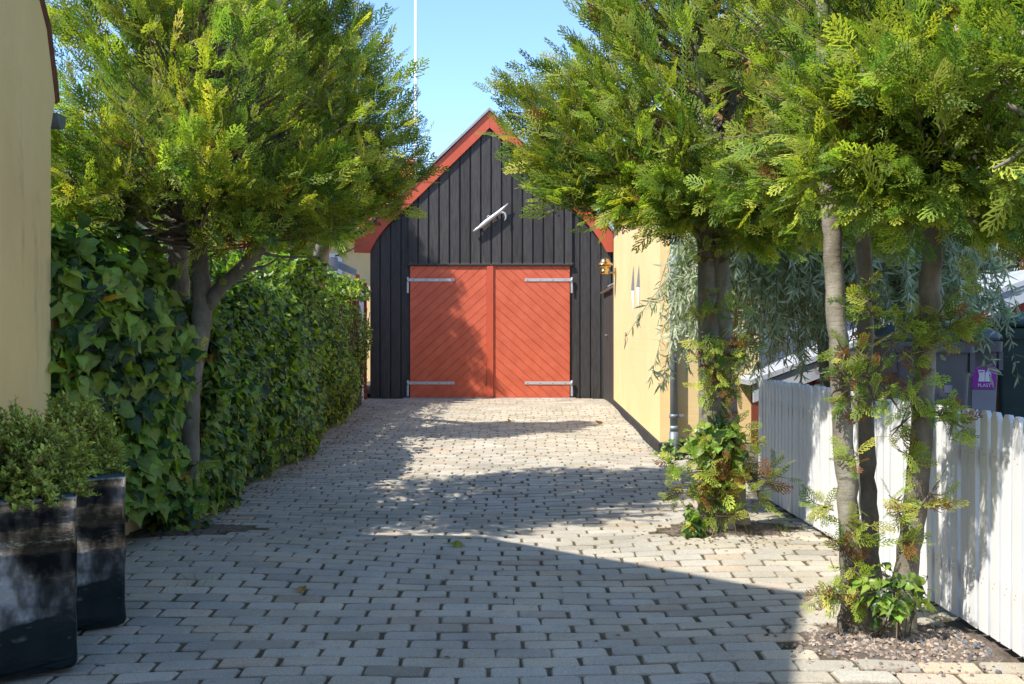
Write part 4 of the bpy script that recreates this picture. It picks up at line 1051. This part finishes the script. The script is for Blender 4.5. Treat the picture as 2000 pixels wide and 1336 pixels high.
def ivy(name, root, pos, outw, size, r, light=.35, hang=.75, yellow=.004):
    n = len(pos); S = Scatter()
    d = unit(outw*r.uniform(.15, .75, (n, 1))-UP*hang*r.uniform(.3, 1.2, (n, 1))+r.normal(0, .38, (n, 3)))
    nr = outw*1.0+UP*r.uniform(.1, .7, (n, 1))+r.normal(0, .33, (n, 3))
    ti = ivy_tints(n, r, light); yl = r.rand(n) < yellow; ti[yl] = np.array([.42, .24, .02])
    sel = r.randint(0, 3, n)
    for k in range(3):
        q = sel == k; S.add(IVY[k], pos[q], d[q], nr[q], size[q], ti[q], 0, r.uniform(.85, 1.15, q.sum()))
    a = pos-d*size[:, None]*.35-outw*size[:, None]*.4
    S.merge_tubes((a, pos, np.full(n, .0016), np.full(n, .0012), np.tile([[.9, 1.0, .5]], (n, 1))), 1)
    return S.build(name, [M['ivy'], M['twig']], root)
def bulge(y, z): return .07*np.sin(y*2.1+z*1.7)+.05*np.sin(y*4.7-z*3.1+1)+.035*np.sin(z*6+y*1.3)
r8 = np.random.RandomState(88)
ih = empty('ivy_hedge', (-2.2, 10.5, 0), 'long ivy covered fence running from the left trunk to the garage', 'hedge')
n = 25000
y = 6.15+(14.75-6.15)*r8.rand(n)**1.25; zt = r8.rand(n)
gh = g(y); HT = lambda q: np.interp(q, [6.1, 7, 8.5, 10.8, 13.6, 14.7], [1.62, 1.70, 1.86, 1.95, 1.90, 1.85]); top = HT(y)+.03*np.sin(y*1.9)+.03*np.sin(y*5)
z = gh+.03+(top-gh-.03)*zt**.92
x = -2.12+.0*y+bulge(y, z)*.9+.13*np.sin(np.clip(zt, 0, 1)*math.pi)-np.where(zt > .86, (zt-.86)*1.6, 0)+r8.uniform(-.13, .05, n)
foot = np.interp(y, [6, 8.2, 11, 14.7], [-2.06, -2.0, -2.1, -2.26]); x = x+(foot+2.06)+.02-.22*np.clip((y-6.6)/1.2, 0, 1)*np.clip((z-gh-.5)/1.4, 0, 1)**1.2
outw = np.stack([np.ones(n), r8.normal(-.3, .38, n), np.where(zt > .86, 1.3, .15+.5*zt)], 1); outw = unit(outw)
sz = (.080-.0043*(y-6))*r8.uniform(.6, 1.15, n)
p1 = np.stack([x, y, z], 1)
n2 = 3200; y2 = 6.1+8.6*r8.rand(n2); p2 = np.stack([r8.uniform(-2.85, -2.12, n2), y2, HT(y2)-.02+.03*np.sin(y2*1.9)+.03*np.sin(y2*5)+r8.uniform(-.05, .07, n2)+.05*np.sin(y2*9)], 1)
ivy('foliage', ih, np.vstack([p1, p2]), np.vstack([outw, unit(np.stack([r8.uniform(0, .8, n2), r8.normal(0, .4, n2), np.ones(n2)], 1))]), np.concatenate([sz, .08*r8.uniform(.6, 1.1, n2)]), r8, .48, yellow=.003)
S = Scatter(); n = 500; a = np.stack([r8.uniform(-2.38, -2.25, n), r8.uniform(6.2, 14.7, n), np.zeros(n)], 1); a[:, 2] = g(a[:, 1]); b = a+np.stack([r8.uniform(-.05, .15, n), r8.normal(0, .25, n), r8.uniform(.5, 1.5, n)], 1)
S.merge_tubes((a, b, np.full(n, .012), np.full(n, .006), np.ones((n, 3))*.6), 0); S.build('stems', [M['twig']], ih)
ic = empty('ivy_curtain', (-2.2, 5.5, .2), 'large leaved ivy cascading over the wall end beside the ochre house', 'ivy')
n = 2700
y = 4.72+1.18*r8.rand(n); zt = r8.rand(n)
low = np.interp(y, [4.7, 5.3, 5.7, 6.2], [.3, .25, .22, .30]); top = np.interp(y, [4.7, 5.3, 5.9, 6.2], [1.62, 1.70, 1.72, 1.55])
z = low+(top-low)*zt
x = np.interp(y, [4.7, 5.2, 5.7, 6.2], [-2.16, -2.09, -2.04, -2.08])+bulge(y*1.6, z*1.3)*.8+.05*np.sin(zt*math.pi)-np.where(zt > .88, (zt-.88)*1.8, 0)+r8.uniform(-.14, .05, n)
outw = unit(np.stack([np.ones(n), r8.normal(-.75, .4, n), np.where(zt > .88, 1.1, .1)], 1))
n2 = 420; y2 = 4.7+1.4*r8.rand(n2); p2 = np.stack([r8.uniform(-2.7, -2.1, n2), y2, np.interp(y2, [4.7, 5.3, 5.9, 6.2], [1.62, 1.70, 1.72, 1.55])+r8.uniform(-.03, .08, n2)], 1)
ivy('foliage', ic, np.vstack([np.stack([x, y, z], 1), p2]), np.vstack([outw, unit(np.stack([r8.uniform(0, .8, n2), r8.normal(-.4, .4, n2), np.ones(n2)], 1))]), np.concatenate([.112*r8.uniform(.5, 1.1, n), .11*r8.uniform(.6, 1.1, n2)]), r8, .62, .8, .004)
S = Scatter(); n = 90; a = np.stack([r8.uniform(-2.25, -2.15, n), r8.uniform(5.25, 6.1, n), r8.uniform(.1, .5, n)], 1); b = a+np.stack([r8.uniform(-.02, .1, n), r8.normal(0, .15, n), r8.uniform(.4, 1.0, n)], 1)
S.merge_tubes((a, b, np.full(n, .011), np.full(n, .005), np.ones((n, 3))*.7), 0); S.build('stems', [M['twig']], ic)
def ivy_clump(label, c, ext, n, size, seed, light, loc, shell=True):
    r = np.random.RandomState(seed); root = empty('ivy_plant', loc, label, 'ivy', 'ivy plants round the thuja trunks')
    u = unit(r.normal(0, 1, (n, 3))); u[:, 1] = -np.abs(u[:, 1])*.9+.15*r.rand(n); p = np.array(c)+u*np.array(ext)*r.uniform(.45, 1.05, (n, 1))
    ow = unit(u*np.array([1, 1, .4])+np.array([0, -.35, .3]))
    ivy('foliage', root, p, ow, size*r.uniform(.55, 1.15, n), r, light, .6, .004)
    S = Scatter(); k = 9; a = np.tile(np.array(loc), (k, 1))+r.normal(0, .05, (k, 3))*np.array([1, 1, .2]); b = p[:k]
    S.merge_tubes((a, b, np.full(k, .0035), np.full(k, .002), np.ones((k, 3))), 0); S.build('stems', [M['twig']], root)
ivy_clump('ivy mound creeping round the foot of the left forked trunk', P(345, 985, 5.9), (.17, .16, .24), 230, .075, 5, .22, (-1.98, 5.9, 0))
ivy_clump('pale ivy climbing the lower trunk of the twin-stemmed thuja', P(1398, 865, 5.85), (.17, .17, .17), 190, .075, 6, .75, (1.17, 5.8, 0))
ivy_clump('small ivy trailing on the paving at left of the twin-stemmed trunk', P(1352, 1030, 5.72), (.06, .06, .14), 36, .07, 7, .7, (1.03, 5.72, 0))
ivy_clump('bright ivy seedling between the stems of the near thuja', P(1748, 1158, 3.68), (.14, .08, .10), 90, .052, 9, .95, (1.42, 3.72, 0))
ivy_clump('weedy tuft at the foot of the zinc downpipe', P(1318, 878, 9.4), (.2, .1, .1), 60, .06, 10, .3, (1.5, 9.45, .05))

# ---- box shrubs in planters
BOXL = (np.array([(0, 0, 0), (.45, .27, .06), (.5, 0, 0), (.45, -.27, .06), (1, 0, .0)]), np.array([[0, 2, 1, 1], [0, 3, 2, 2], [2, 4, 1, 1], [3, 4, 2, 2]]), np.array([(.85, .85, .9)]*3+[(1, 1, 1)]+[(1.15, 1.1, 1)]))
def box_shrub(label, c, ext, nshoot, seed):
    r = np.random.RandomState(seed); root = empty('box_shrub', (c[0], c[1], .6), label, 'shrub', 'box shrubs in the tall planters'); S = Scatter()
    u = unit(r.normal(0, 1, (nshoot, 3))); u[:, 2] = np.abs(u[:, 2])*1.0-.25
    tip = np.array([c[0], c[1], .66])+u*np.array(ext)*r.uniform(.72, 1.12, (nshoot, 1))*(1+.15*np.sin(u[:, :1]*9+seed))
    base = np.array([c[0], c[1], .60])+(tip-np.array([c[0], c[1], .6]))*r.uniform(.2, .5, (nshoot, 1))
    nl = 24; L = np.repeat(np.arange(nshoot), nl); t = np.tile(np.linspace(.15, 1, nl), nshoot)
    ax = unit(tip-base+UP*.12)
    p = base[L]+(tip-base)[L]*t[:, None]; th = np.tile(np.arange(nl)*1.5708+np.arange(nl)//2*.8, nshoot)+r.rand(len(L))
    a1 = unit(np.cross(ax, np.array([.4, .2, .9]))); a2 = np.cross(ax, a1)
    rad = a1[L]*np.cos(th)[:, None]+a2[L]*np.sin(th)[:, None]
    d = unit(rad*.9+ax[L]*.75+r.normal(0, .2, (len(L), 3))); nr = ax[L]*.9-rad*.4+r.normal(0, .25, (len(L), 3))
    k = r.rand(len(L), 1); ti = np.where(k < .4, np.array([[.18, .25, .045]]), np.array([[.36, .42, .08]]))*r.uniform(.75, 1.25, (len(L), 1))
    ti = ti*(1+.45*np.clip(t-.72, 0, 1)/.28)[:, None]*np.array([[1.05, 1, .9]])
    br = r.rand(len(L)) < .012; ti[br] = BROWN
    S.add(BOXL, p, d, nr, .023*r.uniform(.7, 1.2, len(L)), ti, 0)
    S.merge_tubes((base, tip, np.full(nshoot, .003), np.full(nshoot, .001), np.ones((nshoot, 3))), 1)
    kk = 40; S.merge_tubes((np.tile(np.array([c[0], c[1], .57]), (kk, 1))+r.normal(0, .03, (kk, 3))*[1, 1, 0], base[:kk], np.full(kk, .006), np.full(kk, .003), np.ones((kk, 3))), 1)
    S.build('foliage', [M['box'], M['twig']], root)
PW = .19; ang = math.radians(32); Rp = rot(ang)
PL = [((-1.787, 3.535), 'near glazed black planter at the left edge, brown worn rim', 'feathery green box shrub in the nearer black planter'),
      ((-1.822, 4.06), 'second glazed black planter standing against the ivy', 'rounded green box shrub in the further black planter')]
for i, (c, lab, lab2) in enumerate(PL):
    root = empty('planter', (c[0], c[1], 0), lab, 'planter', 'tall glazed planters by the ochre house')
    def sq(h, z, r=.018, n=5, ins=0):
        out = []; hw = h-ins
        for (sx, sy, a0) in ((1, 1, 0), (-1, 1, 90), (-1, -1, 180), (1, -1, 270)):
            for k in range(n+1):
                t = math.radians(a0+90*k/n); out.append((sx*(hw-r)+r*math.cos(t), sy*(hw-r)+r*math.sin(t), z))
        return out
    def lathe_sq(rings, mat_fn, name, mats, flip=False):
        mb = MB(); n = len(rings[0]); Vv = np.array(sum(rings, [])) @ Rp.T+np.array([c[0], c[1], 0])
        Fs = []
        mb.raw(Vv, [], 0)
        for r_ in range(len(rings)-1):
            for k in range(n): mb.f.append([r_*n+k, r_*n+(k+1) % n, (r_+1)*n+(k+1) % n, (r_+1)*n+k]); mb.fm.append(mat_fn(r_)); mb.sm.append(True)
        return mb, n
    zs = [.012, .02, .035]+list(np.linspace(.06, .585, 22))+[.60]
    rings = [sq(PW-.01, .012), sq(PW-.003, .018)]
    for z in zs[2:]:
        w_ = PW+.0018*math.sin(z*21+i)+.0012*math.sin(z*47); rings.append(sq(w_, z))
    nout = len(rings)
    rings += [sq(PW+.0015, .612), sq(PW-.004, .620), sq(PW-.016, .622), sq(PW-.024, .616), sq(PW-.026, .60), sq(PW-.026, .54)]
    mb, n = lathe_sq(rings, lambda r_: 1 if nout-1 <= r_ < nout+2 and False else 0, 'body', None)
    mb.build('body', [M['glaze']], root)
    mb = MB(); s_ = np.array(sq(PW-.0255, .578)) @ Rp.T+np.array([c[0], c[1], 0]); mb.raw(s_, [list(range(len(s_)))]); mb.build('soil', M['soil'], root)
    box_shrub(lab2, c, ((.27, .25, .32) if i == 0 else (.225, .225, .34)), 820 if i == 0 else 700, 40+i)

# ---- weeping silver leaved tree over the fence
WIL = (np.array([(0, 0, 0), (.3, .075, .02), (.3, -.075, .02), (.65, .07, -.03), (.65, -.07, -.03), (1, 0, -.12)]), np.array([[0, 2, 1, 1], [1, 2, 4, 3], [3, 4, 5, 5]]), np.ones((6, 3)))
ws = empty('weeping_tree', (2.5, 7.9, .13), 'silvery narrow leaved weeping tree hanging over the fence end', 'tree')
r = np.random.RandomState(64); m = MB(); trunk(m, [(2.5, 7.9, .1), (2.48, 7.9, .9), (2.4, 7.85, 1.7), (2.3, 7.8, 2.3)], [.07, .06, .05, .03]); m.build('trunk', M['bark'], ws)
for k in range(7):
    a = k*.9; m = MB(); limb(m, (2.4, 7.85, 1.7+.07*k), (2.35+.8*math.cos(a), 7.75+.7*math.sin(a), 2.3+.1*math.sin(k)), .022, .008); m.build('branch', M['bark'], ws)
S = Scatter(); nt = 620
az = r.rand(nt)*2*math.pi; rr = r.uniform(.15, 1, nt)**.6
top = np.stack([2.46+1.12*rr*np.cos(az), 7.72+.8*rr*np.sin(az), 2.42-.35*rr**2+r.normal(0, .12, nt)], 1)
ln = r.uniform(.5, 1.35, nt)*np.where(np.cos(az)*rr < -.5, .95, .95)
k = 10; ts = np.linspace(0, 1, k)
sway = r.normal(0, .14, (nt, 2))+np.stack([np.cos(az), np.sin(az)], 1)*.12
path = np.stack([np.stack([top[:, 0]+sway[:, 0]*t, top[:, 1]+sway[:, 1]*t, top[:, 2]+.10*math.sin(t*3.14)-ln*t], 1) for t in ts], 1)
path[:, :, 2] = np.maximum(path[:, :, 2], .62+r.rand(nt, 1)*.3)
for i in range(k-1): S.merge_tubes((path[:, i], path[:, i+1], np.full(nt, .004*(1-i/k*.7)), np.full(nt, .004*(1-(i+1)/k*.7)), np.ones((nt, 3))), 1)
nl = 90; L = np.repeat(np.arange(nt), nl); t = r.rand(len(L))*(k-1); i0 = np.minimum(t.astype(int), k-2); f = (t-i0)[:, None]
p = path[L, i0]*(1-f)+path[L, i0+1]*f
d = unit(r.normal(0, .6, (len(L), 3))-UP*.75); ti = np.where(r.rand(len(L), 1) < .5, np.array([[.34, .40, .23]]), np.array([[.54, .58, .42]]))*r.uniform(.7, 1.25, (len(L), 1))
S.add(WIL, p, d, r.normal(0, 1, (len(L), 3)), .094*r.uniform(.65, 1.2, len(L)), ti, 0)
S.build('crown', [M['silver'], M['twig']], ws)
# side of the same kind by the red shed
w2 = empty('weeping_tree', (3.1, 6.1, .13), 'small silver leaved sapling spreading in front of the red shed', 'tree')
r = np.random.RandomState(65)
m = MB(); trunk(m, [(3.05, 7.9, .1), (3.1, 7.9, 1.0), (3.15, 7.85, 1.75)], [.03, .025, .012]); m.build('trunk', M['bark'], w2)
S = Scatter(); nt = 46; o = np.tile([[3.12, 7.85, 1.45]], (nt, 1))+r.normal(0, .06, (nt, 3))*[1, 1, 3]; e = np.stack([3.12+r.uniform(-.5, .62, nt), 7.7+r.uniform(-.4, .3, nt), 1.62+r.uniform(-.3, .65, nt)], 1)
S.merge_tubes((o, e, np.full(nt, .006), np.full(nt, .002), np.ones((nt, 3))), 1)
nl = 34; L = np.repeat(np.arange(nt), nl); t = r.uniform(.25, 1.05, len(L))[:, None]; p = o[L]*(1-t)+e[L]*t; p[:, 2] -= .12*(t[:, 0])**2
d = unit((e-o)[L]*.9+r.normal(0, .5, (len(L), 3))-UP*.15); ti = np.where(r.rand(len(L), 1) < .5, np.array([[.15, .23, .14]]), np.array([[.26, .35, .23]]))*r.uniform(.7, 1.25, (len(L), 1))
S.add(WIL, p, d, r.normal(0, 1, (len(L), 3)), .105*r.uniform(.65, 1.2, len(L)), ti, 0); S.build('crown', [M['silver'], M['twig']], w2)
w2.location = (3.1, 7.9, .13)
for ch in w2.children: ch.location = (0, -1.8, 0)
# dark conifer beyond the shed
dc = empty('dark_conifer', (6.0, 12.2, .13), 'dark green conifer behind the red shed at the right edge', 'tree')
m = MB(); trunk(m, [(6, 12.2, .1), (6, 12.2, 2), (6, 12.2, 5)], [.14, .11, .03]); m.build('trunk', M['bark'], dc)
o = crown(dc, (6.0, 12.2, 0), [(.6, 1.2), (1.6, 1.45), (3, 1.35), (4.5, .9), (6, .2)], 210, 12, .36, 23, tmpl=FR_LO, young=.15)

# ---- gravel, litter, fallen leaves
r = np.random.RandomState(91)
S = Scatter(); n = 1700
CH = (np.array([(-.5, -.4, 0), (.5, -.3, 0), (.4, .4, 0), (-.4, .35, 0), (-.25, -.2, .35), (.25, -.15, .4), (.2, .2, .35), (-.2, .2, .4)]), np.array([[4, 5, 6, 7], [0, 1, 5, 4], [1, 2, 6, 5], [2, 3, 7, 6], [3, 0, 4, 7]]), np.ones((8, 3)))
px, py = r.normal(1.46, .21, n), r.normal(3.71, .13, n); q = (px < 1.74) & (px > .98) & (py > 3.36)
px, py = px[q], py[q]; n = len(px)
d = r.normal(0, 1, (n, 3))*[1, 1, .2]; e = ((px-1.48)/.40)**2+((py-3.74)/.25)**2
zz = np.where(e > 1.25, gz(px, py)+.001, gz(px, py)+.03*np.exp(-e*2.5)-.004-.02*np.clip(e-.8, 0, 1))
br = (r.rand(n) < np.clip(1.5-(px-1.15)*1.6, .15, .9))[:, None]
ti = np.where(br, np.array([[.30, .235, .185]]), np.array([[.13, .135, .145]]))*r.uniform(.5, 1.6, (n, 1))
S.add(CH, np.stack([px, py, zz], 1), unit(d), np.tile([[0, 0, 1.]], (n, 1))+r.normal(0, .25, (n, 3)), r.uniform(.006, .022, n), ti, 0)
tag(S.build('gravel', [M['chip']]), 'loose gravel and bark chips round the near stems', 'gravel', kind='stuff')
S = Scatter(); n = 1500
yy = 6.2+8.5*r.rand(n)**1.2; xx = -2.02+np.abs(r.normal(0, .12, n))+.02*np.sin(yy*3)
k = 450; xx[:k] = r.normal(1.3, .25, k); yy[:k] = r.normal(5.8, .2, k); xx[k:k+300] = r.normal(-1.98, .2, 300); yy[k:k+300] = r.normal(5.85, .14, 300)
k2 = 160; xx[-k2:] = r.uniform(-1.7, 1.5, k2); yy[-k2:] = r.uniform(3.2, 14, k2)
zz = gz(xx, yy)+.002; d = unit(r.normal(0, 1, (n, 3))*[1, 1, .15])
ti = np.where(r.rand(n, 1) < .6, np.array([[.2, .115, .05]]), np.array([[.3, .2, .09]]))*r.uniform(.4, 1.2, (n, 1))
S.add((BOXL[0]*[1, 1, 1.5], BOXL[1], BOXL[2]), np.stack([xx, yy, zz], 1), d, np.tile([[0, 0, 1.]], (n, 1))+r.normal(0, .4, (n, 3)), r.uniform(.012, .035, n), ti, 0)
tag(S.build('leaf_litter', [M['thuja']]), 'brown leaf litter along the hedge foot and tree pits', 'leaf litter', kind='stuff')
S = Scatter(); BL = (np.array([(0, -.02, 0), (0, .02, 0), (.5, -.015, .02), (.5, .015, .02), (1, 0, .12)]), np.array([[0, 1, 3, 2], [2, 3, 4, 4]]), np.ones((5, 3)))
n = 240; cx_ = r.randint(0, 9, n); cc = np.array([(1.55, 5.85), (1.62, 5.95), (1.7, 4.0), (1.74, 4.9), (1.72, 6.4), (-1.95, 6.6), (-1.98, 8.3), (-1.5, 4.6), (1.38, 9.9)])
xx = cc[cx_, 0]+r.normal(0, .035, n); yy = cc[cx_, 1]+r.normal(0, .07, n)
S.add(BL, np.stack([xx, yy, gz(xx, yy)-.003], 1), unit(r.normal(0, .45, (n, 3))*[1, 1, 0]+UP), r.normal(0, 1, (n, 3)), r.uniform(.02, .085, n), np.array([[.13, .19, .04]])*r.uniform(.7, 1.6, (n, 1)), 0)
tag(S.build('grass', [M['box']]), 'sparse grass blades sprouting from the paving joints', 'grass', kind='stuff')
def fallen(px, py, h, size, col, lab, seed):
    d = (CAMZ-h)*F/(py-CY); p = P(px, py, d); z = float(gz(p[0], p[1])); rr_ = np.random.RandomState(seed); S = Scatter()
    for k in range(2):
        S.add(IVY[seed % 3], np.array([[p[0], p[1], z+.012+k*.004]]), unit(np.array([[rr_.normal(), rr_.normal(), .35]])), unit(np.array([[.3, -.4, .7]])+rr_.normal(0, .4, (1, 3))), np.array([size*(1-.25*k)]), np.array([col]), 0)
    a = np.array([[p[0], p[1], z+.012]]); S.merge_tubes((a, a+np.array([[-size*1.1, .02, .004]]), np.array([.0022]), np.array([.0015]), np.array([[1.8, 1.7, .9]])), 1)
    tag(S.build('fallen_leaf', [M['ivy'], M['twig']], None, (p[0], p[1], z)), lab, 'leaf', 'leaves fallen on the drive')
fallen(888, 1068, 0, .06, [.28, .30, .04], 'curled yellow green leaf on the sunny strip of paving', 1)
fallen(997, 826, .12, .06, [.5, .3, .1], 'pale tan leaf on the far sunlit paving', 2)
fallen(1169, 829, .12, .07, [.22, .12, .03], 'dark brown leaf near the yellow house plinth', 3)
fallen(590, 1162, 0, .045, [.35, .22, .08], 'small tan leaf in the near shade', 4)
fallen(495, 932, .03, .08, [.3, .33, .16], 'grey green leaf lying by the ivy foot', 5)

# ---- across the street, behind the photographer (mirrored in the glazed planters)
oh = empty('street_house', (0, -14, 0), 'pale house across the street behind the viewer', 'house')
m = MB(); m.bb(-14, 10, -20, -13, -.1, 3.4, .02); m.build('wall', M['whitewall'], oh)
m = MB(); m.prism([(-20.4, 3.42), (-16.5, 7.2), (-12.6, 3.42)], 0, -14.4, 10.4); m.build('roof', M['tile'], oh)
for k in range(6):
    m = MB(); x = -12+k*3.6; m.bb(x, x+1.1, -12.99, -12.95, 1.0, 2.4, .01); w = m.build('window', M['white'], oh)
    m = MB(); m.bb(x+.1, x+1.0, -12.945, -12.93, 1.1, 2.3, .005); m.build('pane', M['glass'], w)

# ================================================================ LIGHT, SKY, CAMERA
sl = bpy.data.lights.new('sun', 'SUN'); sl.energy = 3.0; sl.angle = math.radians(.5); sl.color = (1, .95, .87)
so = bpy.data.objects.new('sun', sl); COL.objects.link(so); so.rotation_euler = Vector(SUN).to_track_quat('-Z', 'Y').to_euler()
w = bpy.data.worlds.new('World'); sc.world = w; w.use_nodes = True
nt = w.node_tree; sky = nt.nodes.new('ShaderNodeTexSky'); sky.sky_type = 'NISHITA'; sky.sun_disc = False
sky.sun_elevation = math.asin(-SUN[2]); sky.sun_rotation = math.atan2(-SUN[0], -SUN[1]); sky.air_density = 1.0; sky.dust_density = .3; sky.ozone_density = 2.6
bg = nt.nodes['Background']; nt.links.new(mixc(nt, sky.outputs[0], (.73, .82, .93), 1.0, 'MULTIPLY'), bg.inputs[0]); bg.inputs[1].default_value = .15
cd = bpy.data.cameras.new('camera'); cam = bpy.data.objects.new('camera', cd); COL.objects.link(cam)
cam.location = (0, 0, CAMZ); cam.rotation_euler = (math.radians(90), 0, 0)
cd.sensor_width = 36; cd.lens = 36*F/2000; cd.shift_x = -(CX-1000)/2000; cd.shift_y = (CY-668)/2000; cd.clip_end = 500; cd.clip_start = .05
sc.camera = cam
sc.view_settings.view_transform = 'Standard'; sc.view_settings.look = 'None'; sc.view_settings.gamma = 1; sc.view_settings.exposure = 1.38
sc.cycles.max_bounces = 6; sc.cycles.diffuse_bounces = 3; sc.cycles.glossy_bounces = 3; sc.cycles.transmission_bounces = 3; sc.cycles.use_denoising = True
